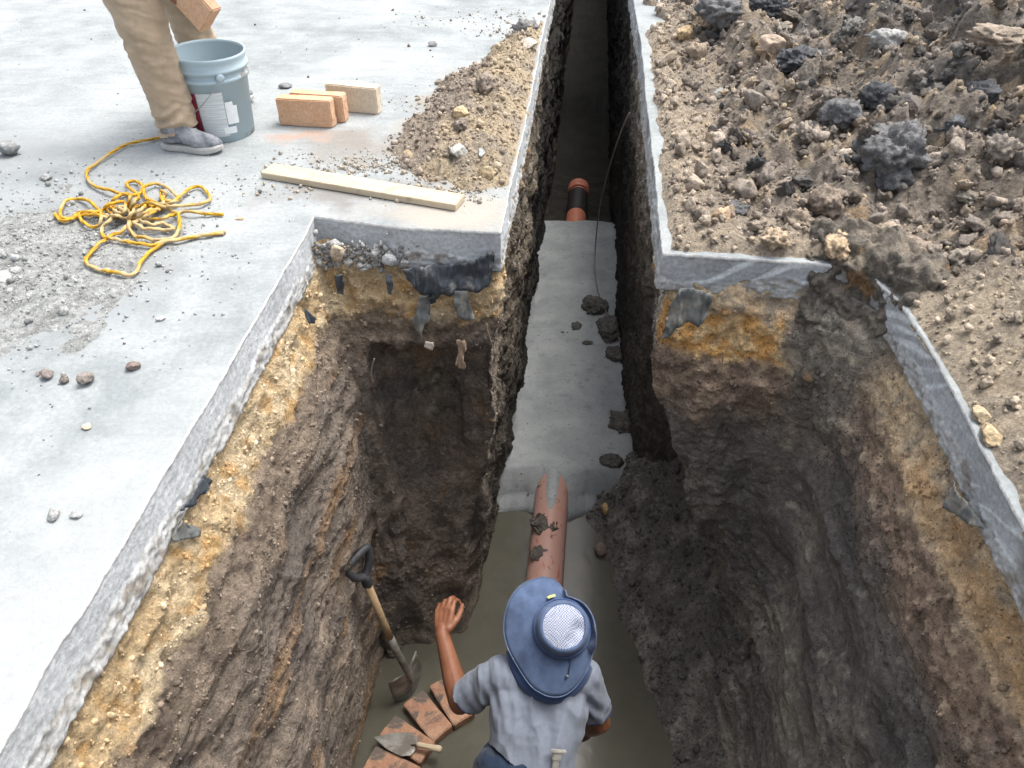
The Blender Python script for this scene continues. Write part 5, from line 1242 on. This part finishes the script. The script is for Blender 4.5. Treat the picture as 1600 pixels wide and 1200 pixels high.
sh_ch += [[(Vector((0.06, 1.60, -1.45)), 0.055), (Vector((0.115, 1.625, -1.43)), 0.066), (Vector((0.17, 1.60, -1.45)), 0.055)]]
sh_ch += [[(SL + Vector((0.05, -0.01, 0.0)), 0.078), (SL, 0.074), (SL.lerp(ELB, 0.45), 0.074), (SL.lerp(ELB, 0.95), 0.072)], [(SR - Vector((0.05, 0.01, 0)), 0.078), (SR, 0.074), (SR.lerp(ELR, 0.45), 0.074), (SR.lerp(ELR, 0.95), 0.070)]]
dl, dr_ = (ELB - SL).normalized(), (ELR - SR).normalized()
shirt = blob("shirt", sh_ch, 0.0058, M_SHIRT, wk, 22, shirt_wr, cuts=[(sle, dl, 0.13), (sre, dr_, 0.13), (P(765, 1165, -1.62), (-0.62, -0.70, -0.25), 0.22)])
M_NAVY = cloth("navy_trim", (0.035, 0.042, 0.085))
def ring(name, c, ax, r, rr, mat, parent, sq=1.0):
    c, ax = Vector(c), Vector(ax).normalized(); a = ax.orthogonal().normalized(); b = ax.cross(a)
    pts = [c + a * (r * math.cos(t)) + b * (r * sq * math.sin(t)) for t in np.linspace(0, 2 * math.pi, 41)]
    V, F = tube(pts, rr, 8, cap=False); o = quads_obj(name, V, F, mat); child_world(o, parent); return o
ring("cuff", sle - dl * 0.003, dl, 0.0685, 0.0045, M_NAVY, shirt); ring("cuff", sre - dr_ * 0.003, dr_, 0.0675, 0.0045, M_NAVY, shirt)
M_JEANS = cloth("denim", (0.017, 0.030, 0.054), (0.06, 0.06, 0.06), 0.68)
jn = torso([(WAIST + Vector((-0.02, 0.04, 0.035)), 0.172, 0.100), (WAIST + Vector((-0.035, -0.01, -0.03)), 0.178, 0.102), (Vector((0.055, 1.26, -1.83)), 0.178, 0.105)], (1, 0, 0), 5)
for h_, k_, f_ in ((HIPL, KNL, FTL), (HIPR, KNR, FTR)): jn += [[(h_, 0.10), (h_.lerp(k_, 0.5), 0.09), (k_, 0.077), (k_.lerp(f_, 0.7), 0.068), (f_ + Vector((0, 0, 0.08)), 0.066)]]
blob("trousers", jn, 0.007, M_JEANS, wk, 6, lambda p, n: 0.012 * np.abs(fbm(p * np.array([9, 9, 14]), 3, 705)))
M_RUBBER = simple("rubber_boot", (0.02, 0.02, 0.022), 0.45, 0.3, 20, 0.1)
for f_ in (FTL, FTR):
    blob("boot", [[(f_ + Vector((0, 0, 0.12)), 0.058), (f_ + Vector((0, 0, 0.0)), 0.054), (f_ + Vector((0, -0.02, -0.045)), 0.045)], [(f_ + Vector((0, -0.03, -0.05)), 0.042), (f_ + Vector((0, 0.08, -0.05)), 0.046), (f_ + Vector((0, 0.15, -0.055)), 0.038)]], 0.007, M_RUBBER, wk, 5)
M_HAIR = simple("dark_hair", (0.012, 0.010, 0.009), 0.7, 0.3, 90, 0.6)
blob("hair", [[(HEADC + HUP * 0.035 - Vector((0, 0.018, 0)), 0.094), (HEADC - HUP * 0.02 - Vector((0, 0.04, 0)), 0.072)]], 0.007, M_HAIR, wk, 4)

# hat: outline read off the photograph, built as a drooping brim with a crown and a mesh top
HC = P(857, 994, -1.245); ez = (Vector((0, 0, CAMH)) - HC).normalized(); ez = (ez + Vector((0.10, 0.10, 0.0))).normalized()
exh = (Vector((1, 0, 0)) - ez * ez.x).normalized(); eyh = ez.cross(exh)
hat = empty("hat_frame"); hat.name = "hat"; frame_np(hat, exh, eyh, ez, HC); bpy.context.view_layer.update(); child_world(hat, wk)
k = NT("hat_cloth"); v = k.coord(); n = k.noise(v, 18, 5, 0.6); wv_ = k.n('ShaderNodeTexWave'); wv_.wave_type = 'RINGS'; wv_.rings_direction = 'Z'; wv_.inputs['Scale'].default_value = 38; wv_.inputs['Distortion'].default_value = 0.3; k.l(v, wv_.inputs['Vector'])
c = k.mix(1.0, (0.082, 0.118, 0.205), k.ramp(n, [(0.3, 0.75), (0.7, 1.25)]), 'MULTIPLY'); c = k.mix(k.ramp(k.noise(v, 9, 6, 0.7, 0.5), [(0.62, 0.0), (0.72, 0.5)]), c, (0.20, 0.215, 0.24))
M_HAT = k.set(col=c, rough=0.9, norm=k.bump(wv_.outputs['Fac'], 0.08, 0.003), spec=0.15, sheen=0.1)
px2m = (Vector((0, 0, CAMH)) - HC).length / FPX * 0.95
outl = [(720, 78), (780, 92), (830, 140), (848, 200), (880, 255), (960, 320), (1008, 430), (990, 560), (920, 680), (840, 745), (760, 757), (690, 735), (630, 690), (560, 590), (505, 490), (480, 380), (495, 260), (545, 165), (620, 105)]
ol = spline([((x - 738) / 3.75 * px2m, -(y - 428) / 3.75 * px2m, 0) for x, y in outl + outl[:1]], 6)[:-1]
cx, cy, RB = 0.052, 0.028, 0.108                       # crown centre and radius at the brim
NO = len(ol); V = []; F = []; NRING = 9
for j in range(NRING + 1):
    s_ = j / NRING
    for i in range(NO):
        x, y = ol[i][0], ol[i][1]; a = math.atan2(y - cy, x - cx); bx, by = cx + RB * math.cos(a), cy + RB * math.sin(a)
        d_ = math.hypot(x - bx, y - by)
        if math.hypot(x - cx, y - cy) < RB + 0.012: x, y = cx + (RB + 0.012) * math.cos(a), cy + (RB + 0.012) * math.sin(a); d_ = 0.012
        z = -0.45 * d_ * s_ ** 1.5 + 0.014 * math.sin(a * 3 + 0.8) * s_ + 0.006 * math.sin(a * 7 + 2) * s_ ** 2 + (0.05 * s_ if d_ < 0.04 else 0)
        V.append((bx + (x - bx) * s_, by + (y - by) * s_, z))
for j in range(NRING):
    for i in range(NO): i2 = (i + 1) % NO; F.append((j * NO + i, j * NO + i2, (j + 1) * NO + i2, (j + 1) * NO + i))
brim = quads_obj("brim", V, F, M_HAT, hat)
Vb = [V[NRING * NO + i] for i in range(NO)] + [V[NRING * NO]]; Vt, Ft = tube(Vb, 0.0026, 8, cap=False); quads_obj("edge_binding", Vt, Ft, cloth("worn_binding", (0.085, 0.12, 0.20), (0.26, 0.27, 0.29), 0.62, 900, 22), brim)
md = brim.modifiers.new("s", 'SOLIDIFY'); md.thickness = 0.004; md.offset = -1; bpy.context.view_layer.update(); apply_mods(brim)
prof = [(RB + 0.002, -0.008), (RB, 0.006), (RB - 0.004, 0.035), (RB - 0.008, 0.062), (RB - 0.016, 0.078), (RB - 0.026, 0.084), (RB - 0.029, 0.080), (RB - 0.034, 0.02)]
V, F = lathe(prof, 56); crown = quads_obj("crown", V + np.array([cx, cy, 0]), F, M_HAT, hat)
V, F = lathe([(RB + 0.004, 0.004), (RB + 0.0055, 0.012), (RB + 0.002, 0.034), (RB - 0.003, 0.036), (RB - 0.002, 0.004)], 56); M_BAND = cloth("hat_band", (0.05, 0.088, 0.20)); quads_obj("hat_band", V + np.array([cx, cy, 0]), F, M_BAND, crown)
k = NT("hat_mesh"); v = k.coord(); ck = k.n('ShaderNodeTexChecker'); ck.inputs['Scale'].default_value = 190; k.l(v, ck.inputs['Vector']); ck.inputs['Color1'].default_value = (0.44, 0.46, 0.50, 1); ck.inputs['Color2'].default_value = (0.13, 0.17, 0.30, 1)
vor = k.n('ShaderNodeTexBrick'); 
M_MESH = k.set(col=ck.outputs['Color'], rough=0.7, spec=0.3)
V = []; F = []; NR_, NS = 10, 48
for j in range(NR_ + 1):
    for i in range(NS):
        r = (RB - 0.026) * j / NR_; a = 2 * math.pi * i / NS; x, y = r * math.cos(a), r * math.sin(a)
        z = 0.082 + 0.016 * (1 - (j / NR_) ** 2) - 0.022 * math.exp(-((x - 0.055) ** 2 + (y + 0.01) ** 2) / 0.0007) - 0.012 * math.exp(-((x - 0.03) ** 2 + (y + 0.05) ** 2) / 0.0006)
        V.append((cx + x, cy + y, z))
for j in range(NR_):
    for i in range(NS): i2 = (i + 1) % NS; F.append((j * NS + i, j * NS + i2, (j + 1) * NS + i2, (j + 1) * NS + i))
o = quads_obj("mesh_top", V, F, M_MESH, crown); o['label'] = "white and blue woven mesh top of the hat"
a0 = math.radians(108)
V = [(cx + (RB + 0.012 + q) * math.cos(a0 + t_), cy + (RB + 0.012 + q) * math.sin(a0 + t_), 0.006 + 0.02 * (0.012 - q) / 0.012) for q in (0, 0.012) for t_ in np.linspace(-0.13, 0.13, 6)]
F = [(i, i + 1, i + 7, i + 6) for i in range(5)]; o = quads_obj("cloth_tag", V, F, simple("yellow_tag", (0.50, 0.55, 0.22), 0.8, 0.1), brim)
V, F = tube([(cx + 0.03, cy - RB - 0.004, 0.012), (cx + 0.028, cy - RB - 0.03, 0.0), (cx + 0.02, cy - RB - 0.062, -0.012)], 0.0022, 6); quads_obj("chin_cord", V, F, M_NAVY, brim)
V, F = ICO[2]; quads_obj("cord_bead", V * 0.0068 + np.array([cx + 0.018, cy - RB - 0.064, -0.011]), F, simple("bead", (0.12, 0.13, 0.15), 0.4), brim)
# navy crescent sheet under the back of the brim
V = []; F = []; arc = np.radians(np.linspace(-172, -25, 40)); NF = 6
for j in range(NF + 1):
    s_ = j / NF
    for a in arc:
        rx, ry = 0.118 + 0.062 * s_, 0.12 + 0.103 * s_; V.append((0.02 + rx * math.cos(a), -0.005 + ry * math.sin(a) - 0.012 * s_, -0.035 - 0.065 * s_ + 0.006 * math.sin(a * 7) * s_))
for j in range(NF):
    for i in range(39): q = j * 40 + i; F.append((q, q + 1, q + 41, q + 40))
fl_ = quads_obj("navy_crescent", V, F, M_BAND, hat); md = fl_.modifiers.new("s", 'SOLIDIFY'); md.thickness = 0.003; bpy.context.view_layer.update(); apply_mods(fl_)

# tool in the back pocket
q0, q1 = P(873, 1174, -1.52), P(868, 1215, -1.60); tz_ = (q0 - q1).normalized(); tx_ = Vector((1, 0.15, 0.1)); tx_ = (tx_ - tz_ * tx_.dot(tz_)).normalized(); ty_ = tz_.cross(tx_)
tl_ = empty("hand_tool"); frame_np(tl_, tx_, ty_, tz_, q0); tag(tl_, "worn grey flat topped hand tool poking out of the worker's back pocket", "hand tool")
M_TOOL = simple("worn_tool_metal", (0.36, 0.35, 0.32), 0.5, 0.3, 30, 0.2, 0.5, 0.3)
for nm, dims, loc in (("flat_head", (0.058, 0.016, 0.012), (0, 0, 0.0)), ("neck", (0.036, 0.013, 0.03), (-0.004, 0, -0.02)), ("stem", (0.026, 0.010, 0.20), (-0.006, 0, -0.13))):
    o = obj_bm(nm, rbox(*dims, bev=0.003), M_TOOL, tl_); o.location = loc

# --- the second worker beside the bucket (only the legs and a hand are in view)
w2 = empty("person", P(285, 222)); tag(w2, "person in tan trousers and dusty grey shoes bending over the bucket with a brick", "person")
A1 = P(283, 214, 0.07); K1 = P(226, 62, 0.47); A1 = Vector((A1.x, 3.30, 0.07)); 
def PYp(u, v, Y): return PPl(u, v, (0, Y, 0), (0, 1, 0))
A1 = PYp(281, 207, 3.33); K1 = PYp(228, 62, 3.33); H1 = PYp(185, -75, 3.40)
A2 = Vector((-1.50, 3.86, 0.07)); K2 = Vector((-1.50, 3.80, 0.48)); H2 = Vector((H1.x + 0.02, 3.62, H1.z))
PEL = (H1 + H2) / 2 + Vector((-0.03, 0, 0.06)); SH = PEL + Vector((0.36, -0.02, 0.26)); HD = SH + Vector((0.20, -0.02, 0.10))
HB_ = PYp(286, 2, 3.36)                             # hand on the brick
ELN = SH + Vector((0.0, -0.2, -0.26)); ELF = SH + Vector((0.02, 0.2, -0.27)); HFAR = K2 + Vector((0.04, 0.0, 0.24))
b2 = torso([(PEL, 0.14, 0.09), ((PEL + SH) / 2, 0.15, 0.09), (SH, 0.17, 0.07)], (0, 1, 0)) + [[(SH, 0.06), (HD, 0.055)]] + head_chains(HD + Vector((0.05, 0, 0.03)), (0.2, 0, 1), (1, 0, -0.25))
bd = (PYp(335, 40, 3.36) - HB_).normalized()
for s_, e_, h_ in ((SH + Vector((0, -0.17, 0)), ELN, HB_ - bd * 0.09 + Vector((0, 0, 0.02))), (SH + Vector((0, 0.17, 0)), ELF, HFAR)):
    b2 += [[(s_, 0.055), (e_, 0.042), (e_.lerp(h_, 0.3), 0.042), (h_, 0.028)]]
    b2 += hand(h_, (bd + Vector((0.0, 0, -0.1))), (0, 1 if s_.y < SH.y else -1, -0.2), 1 if s_.y < SH.y else -1, (0.5, 0.5, 0.5, 0.5), 0.1, (0.8, 0.7))
for h_, k_, a_ in ((H1, K1, A1), (H2, K2, A2)): b2 += [[(PEL, 0.08), (h_, 0.075), (k_, 0.05), (a_, 0.036)]]
blob("body", b2, 0.005, M_SKIN, w2, 5)
M_KHAKI = cloth("tan_twill", (0.40, 0.315, 0.225), (0.27, 0.205, 0.14), 0.60, 700, 9)
def kh_wr(p, n):
    lo = np.exp(-((p[:, 2] - 0.10) / 0.10) ** 2)
    kn = np.exp(-((p[:, 2] - 0.45) / 0.12) ** 2)
    return -0.015 * np.abs(fbm(p * np.array([5, 5, 11]) + p[:, [2, 2, 0]] * 4, 3, 710)) - kn * 0.010 * np.abs(fbm(p * np.array([6, 6, 20]), 2, 714)) + 0.010 + lo * 0.014 * np.sin(p[:, 2] * 110 + 5 * fbm(p * 6, 2, 711)) * sstep(-0.3, 0.3, fbm(p * 7, 2, 712)) - 0.003
kj = torso([(PEL, 0.16, 0.10), (PEL + Vector((0, 0, -0.09)), 0.18, 0.105)], (0, 1, 0))
tops = []
for h_, k_, a_ in ((H1, K1, A1), (H2, K2, A2)):
    kj += [[(h_, 0.115), (h_.lerp(k_, 0.5), 0.112), (k_ + Vector((0.005, 0, 0)), 0.098), (k_.lerp(a_, 0.5) + Vector((0.01, 0, 0)), 0.088), (a_ + Vector((0.0, 0, 0.06)), 0.083), (a_ + Vector((0.004, 0, -0.01)), 0.084)]]
blob("trousers", kj, 0.0065, M_KHAKI, w2, 9, kh_wr, cuts=[(A1 + Vector((0.0, 0, 0.015)), (0.22, 0, -1), 0.2), (A2 + Vector((0.0, 0, 0.015)), (0.22, 0, -1), 0.2)])
M_TEE = cloth("grey_tee", (0.25, 0.25, 0.26))
blob("shirt", torso([(PEL + Vector((0.02, 0, 0.03)), 0.175, 0.108), ((PEL + SH) / 2, 0.185, 0.11), (SH, 0.20, 0.085)], (0, 1, 0)) + [[(SH + Vector((0, -0.17, 0)), 0.07), ((SH + Vector((0, -0.17, 0))).lerp(ELN, 0.6), 0.065)], [(SH + Vector((0, 0.17, 0)), 0.07), ((SH + Vector((0, 0.17, 0))).lerp(ELF, 0.6), 0.065)]], 0.009, M_TEE, w2, 6)
blob("hair", [[(HD + Vector((0.03, 0, 0.07)), 0.092), (HD + Vector((0.0, 0, 0.04)), 0.08)]], 0.007, M_HAIR, w2, 4)
k = NT("dusty_shoe"); v = k.coord(); n = k.noise(v, 20, 6, 0.65, 0.4)
M_SHOE = k.set(col=k.mix(k.ramp(n, [(0.38, 0.0), (0.62, 1.0)]), (0.13, 0.145, 0.165), (0.33, 0.345, 0.36)), rough=0.85, norm=k.bump(n, 0.4, 0.006), spec=0.25)
M_SOLE = simple("shoe_sole", (0.42, 0.42, 0.40), 0.8, 0.15, 30, 0.2)
def shoe(ank, ang):
    c = Vector((ank.x, ank.y, 0)); d = Vector((math.cos(ang), math.sin(ang), 0)); s = Vector((-d.y, d.x, 0))
    def w(f, l, z): return c + d * f + s * l + Vector((0, 0, z))
    ch = [[(w(-0.045, 0, 0.060), 0.040), (w(0.0, 0, 0.075), 0.044), (w(0.05, 0, 0.066), 0.043), (w(0.10, 0.0, 0.052), 0.040), (w(0.15, 0.003, 0.046), 0.034), (w(0.182, 0.004, 0.042), 0.024)],
          [(w(-0.02, 0, 0.075), 0.052), (w(-0.012, 0, 0.115), 0.054), (w(-0.005, 0, 0.14), 0.045)], [(w(-0.01, 0, 0.09), 0.05), (w(0.03, 0, 0.085), 0.044)], [(w(0.10, 0.02, 0.045), 0.030), (w(0.165, 0.012, 0.040), 0.027)], [(w(0.10, -0.02, 0.045), 0.030), (w(0.165, -0.008, 0.040), 0.027)]]
    o = blob("shoe", ch, 0.0045, M_SHOE, w2, 6)
    bm = bmesh.new(); ring_ = []
    prof_ = [(-0.088, 0.0), (-0.078, 0.028), (-0.04, 0.040), (0.02, 0.038), (0.09, 0.047), (0.15, 0.046), (0.19, 0.030), (0.207, 0.0)]
    pts = prof_ + [(f, -l) for f, l in prof_[-2:0:-1]]; pts = [(p_[0], p_[1]) for p_ in spline([(f, l, 0) for f, l in pts + pts[:1]], 4)[:-1]]
    lv = [(0.003, 0.94), (0.010, 1.0), (0.024, 1.0), (0.031, 0.95)]
    rs = [[bm.verts.new(w(0.06 + (f - 0.06) * q, l * q, z + 0.012 * max(0, (f - 0.12) / 0.09) ** 2)) for f, l in pts] for z, q in lv]
    for a_, b_ in zip(rs[:-1], rs[1:]):
        for i in range(len(pts)): bm.faces.new((a_[i], a_[(i + 1) % len(pts)], b_[(i + 1) % len(pts)], b_[i]))
    bm.faces.new(rs[0][::-1]); bm.faces.new(rs[-1])
    so = obj_bm("sole", bm, M_SOLE, smooth=False); child_world(so, o)
    V, F = tube([w(0.045, -0.03, 0.098), w(0.06, 0, 0.108), w(0.05, 0.03, 0.098)], 0.004, 6); l1 = quads_obj("lace", V, F, M_SOLE); child_world(l1, o)
    V, F = tube([w(0.075, -0.03, 0.088), w(0.085, 0, 0.096), w(0.08, 0.03, 0.088)], 0.004, 6); l1 = quads_obj("lace", V, F, M_SOLE); child_world(l1, o)
shoe(Vector((A1.x + 0.0, A1.y - 0.03, 0)), math.radians(-12)); shoe(Vector((A2.x, A2.y, 0)), math.radians(5))
# the brick in that hand
q0, q1 = PYp(278, -25, 3.38), PYp(330, 32, 3.33); ax_ = (q1 - q0).normalized(); ob = obj_bm("brick", rbox(BL, BT, BW, bev=0.005, cuts=5, noise=0.003, seed=9), M_B1)
sx_ = Vector((0, 1, 0)); sx_ = (sx_ - ax_ * sx_.dot(ax_) + Vector((0.1, 0, 0.25))); sx_ = (sx_ - ax_ * sx_.dot(ax_)).normalized(); frame_np(ob, ax_, sx_, ax_.cross(sx_), q1 - ax_ * (BL / 2)); tag(ob, "orange brick held in the hand above the bucket", "brick")

# mortar tongue smeared over the crown of the near pipe
V = []; F = []; n1, n2 = 26, 12
for j in range(n1 + 1):
    s_ = j / n1; y = 3.70 - 0.46 * s_; hw = 0.42 * (1 - 0.35 * s_) * (1 if s_ < 0.6 else max(0.0, 1 - ((s_ - 0.6) / 0.4) ** 2) ** 0.5) + 0.02
    c = axis(y, PZ)
    for i in range(n2 + 1):
        a = hw * (-1 + 2 * i / n2); e = 0.0035 * (1 - (2 * i / n2 - 1) ** 4) * (1 - s_ ** 6) + 0.006 * (1 - s_); V.append((c.x + (0.112 + e) * math.sin(a), c.y, c.z + (0.112 + e) * math.cos(a)))
for j in range(n1):
    for i in range(n2): q = j * (n2 + 1) + i; F.append((q, q + 1, q + n2 + 2, q + n2 + 1))
o = quads_obj("mortar_smear", V, F, M_MORTAR); child_world(o, bpy.data.objects["sewer_pipe"])

# middle sized clods lying all over the spoil heap
protos = []
for i in range(10):
    V, F = rock_shape(4, 700 + i, 0.5, 0.3, 2); w1, _, _ = worley(V * 3.5 + i, 701); V = V * (1 + 0.25 * (0.5 - w1) + 0.12 * fbm(V * 8 + i, 4, 702, 0.6))[:, None]; V /= np.abs(V).max()
    c = np.array([(0.17, 0.145, 0.12), (0.115, 0.108, 0.10), (0.22, 0.185, 0.15), (0.09, 0.09, 0.09), (0.15, 0.13, 0.11)][i % 5]) * (1 + 0.35 * fbm(V * 2.5, 3, 703 + i))[:, None]
    o = mesh_np("spoil_clod", V, F, M_ROCK, c); protos.append(o)
ANCH = [((1385, 268), "the largest dark grey clod"), ((1258, 92), "the broad blackish clay block"), ((1388, 62), "the pale dusty lump"), ((1490, 196), "the bluish dark clod"), ((1290, 325), "the brown double lump"), ((1150, 328), "the dark lump near the front pavement edge"), ((1425, 395), "the wide brown clod"), ((1440, 130), "the dusty grey mound"), ((1068, 58), "the ochre stone at the heap's top left"), ((1122, 222), "the pale pinkish stone"), ((1532, 650), "the big ochre stone by the sawn edge"), ((1560, 60), "the brown hump in the top right corner"), ((1312, 188), "the grey flat topped clod"), ((1500, 410), "the low rounded clod at right")]
DIRS = ["right of", "below right of", "below", "below left of", "left of", "above left of", "above", "above right of"]
rg = np.random.default_rng(5); cnt = 0; names = ["brown", "grey brown", "light brown", "dark grey", "dull brown"]; seen = set()
CX, CY = rg.uniform(0.8, 4.0, 2500), rg.uniform(1.0, 6.6, 2500); CZ = h_right(CX, CY)
for x, y, z in zip(CX.tolist(), CY.tolist(), CZ.tolist()):
    if cnt >= 120: break
    h_ = CAMH - z; d_ = y * math.cos(TH) + h_ * math.sin(TH); u = 800 + FPX * x / d_; v = 600 + FPX * (-y * math.sin(TH) + h_ * math.cos(TH)) / d_
    if z < 0.05 or not (1010 < u < 1590 and 5 < v < 760) or (y < 2.2 and rg.random() < 0.75): continue
    i = cnt % 10; r = 0.022 + 0.05 * rg.random() ** 2; sz_ = "small" if r < 0.032 else ("mid sized" if r < 0.05 else "big"); lab = None
    for (au, av), nm in sorted(ANCH, key=lambda a: math.hypot(a[0][0] - u, a[0][1] - v))[:3]:
        k_ = int(round(math.degrees(math.atan2(v - av, u - au)) / 45)) % 8; t_ = "%s %s clod %s %s" % (sz_, names[i % 5], DIRS[k_], nm)
        if t_ not in seen: lab = t_; break
    if not lab: continue
    seen.add(lab); o = protos[i] if cnt < 10 else protos[i].copy()
    if cnt >= 10: COL.objects.link(o)
    o.location = (x, y, z + r * 0.25); o.scale = (r * rg.uniform(0.8, 1.3), r * rg.uniform(0.8, 1.3), r * rg.uniform(0.6, 0.95)); o.rotation_euler = tuple(rg.uniform(-3, 3, 3))
    tag(o, lab, "clod", "loose clods on the spoil heap"); cnt += 1

# pale rubble crumbs packed under the left pavement face
n = 420; u = RNG.uniform(486, 660, n); v = 396 + (u - 486) * 0.03 + RNG.normal(0, 9, n)
pts = np.array([PPl(a_, b_, (-0.4, 2.585, -0.2), (0, -1, 0))[:] for a_, b_ in zip(u, v)])
crumbs("rubble_crumbs", pts, sizes(n, 0.005, 0.022, 1.8), np.tile([0.25, 0.25, 0.24], (n, 1)) * RNG.uniform(0.6, 1.25, (n, 1)), "broken concrete crumbs packed under the left pavement face", "rubble", 1, sink=0.75, seed=33)
# fine roots hanging from the cut earth
M_ROOT = simple("root", (0.30, 0.23, 0.16), 0.85, 0.3, 60, 0.3)
for px, p0, nrm, lab in (([(760, 505), (763, 520), (768, 535), (772, 552)], (-0.1, 2.53, -0.5), (0, -1, 0), "thin pale root curling down near the trench corner, left side"),
                         ([(1130, 548), (1129, 565), (1127, 586)], (0.8, 2.27, -0.5), (0, -1, 0), "short thin root hanging on the right brown layer"),
                         ([(585, 560), (580, 580), (582, 600)], (-0.55, 2.47, -0.6), (0, -1, 0), "pale root at the left end of the hollow"),
                         ([(508, 862), (512, 880), (522, 900), (530, 915)], (-0.70, 2.1, -1.4), (1, -0.4, 0), "dark root loop beside the shovel grip")):
    A = spline([PPl(a_, b_, p0, nrm) for a_, b_ in px], 5); V, F = tube(A, np.linspace(0.0035, 0.0015, len(A)).tolist(), 6); tag(quads_obj("root", V, F, M_ROOT), lab, "root")
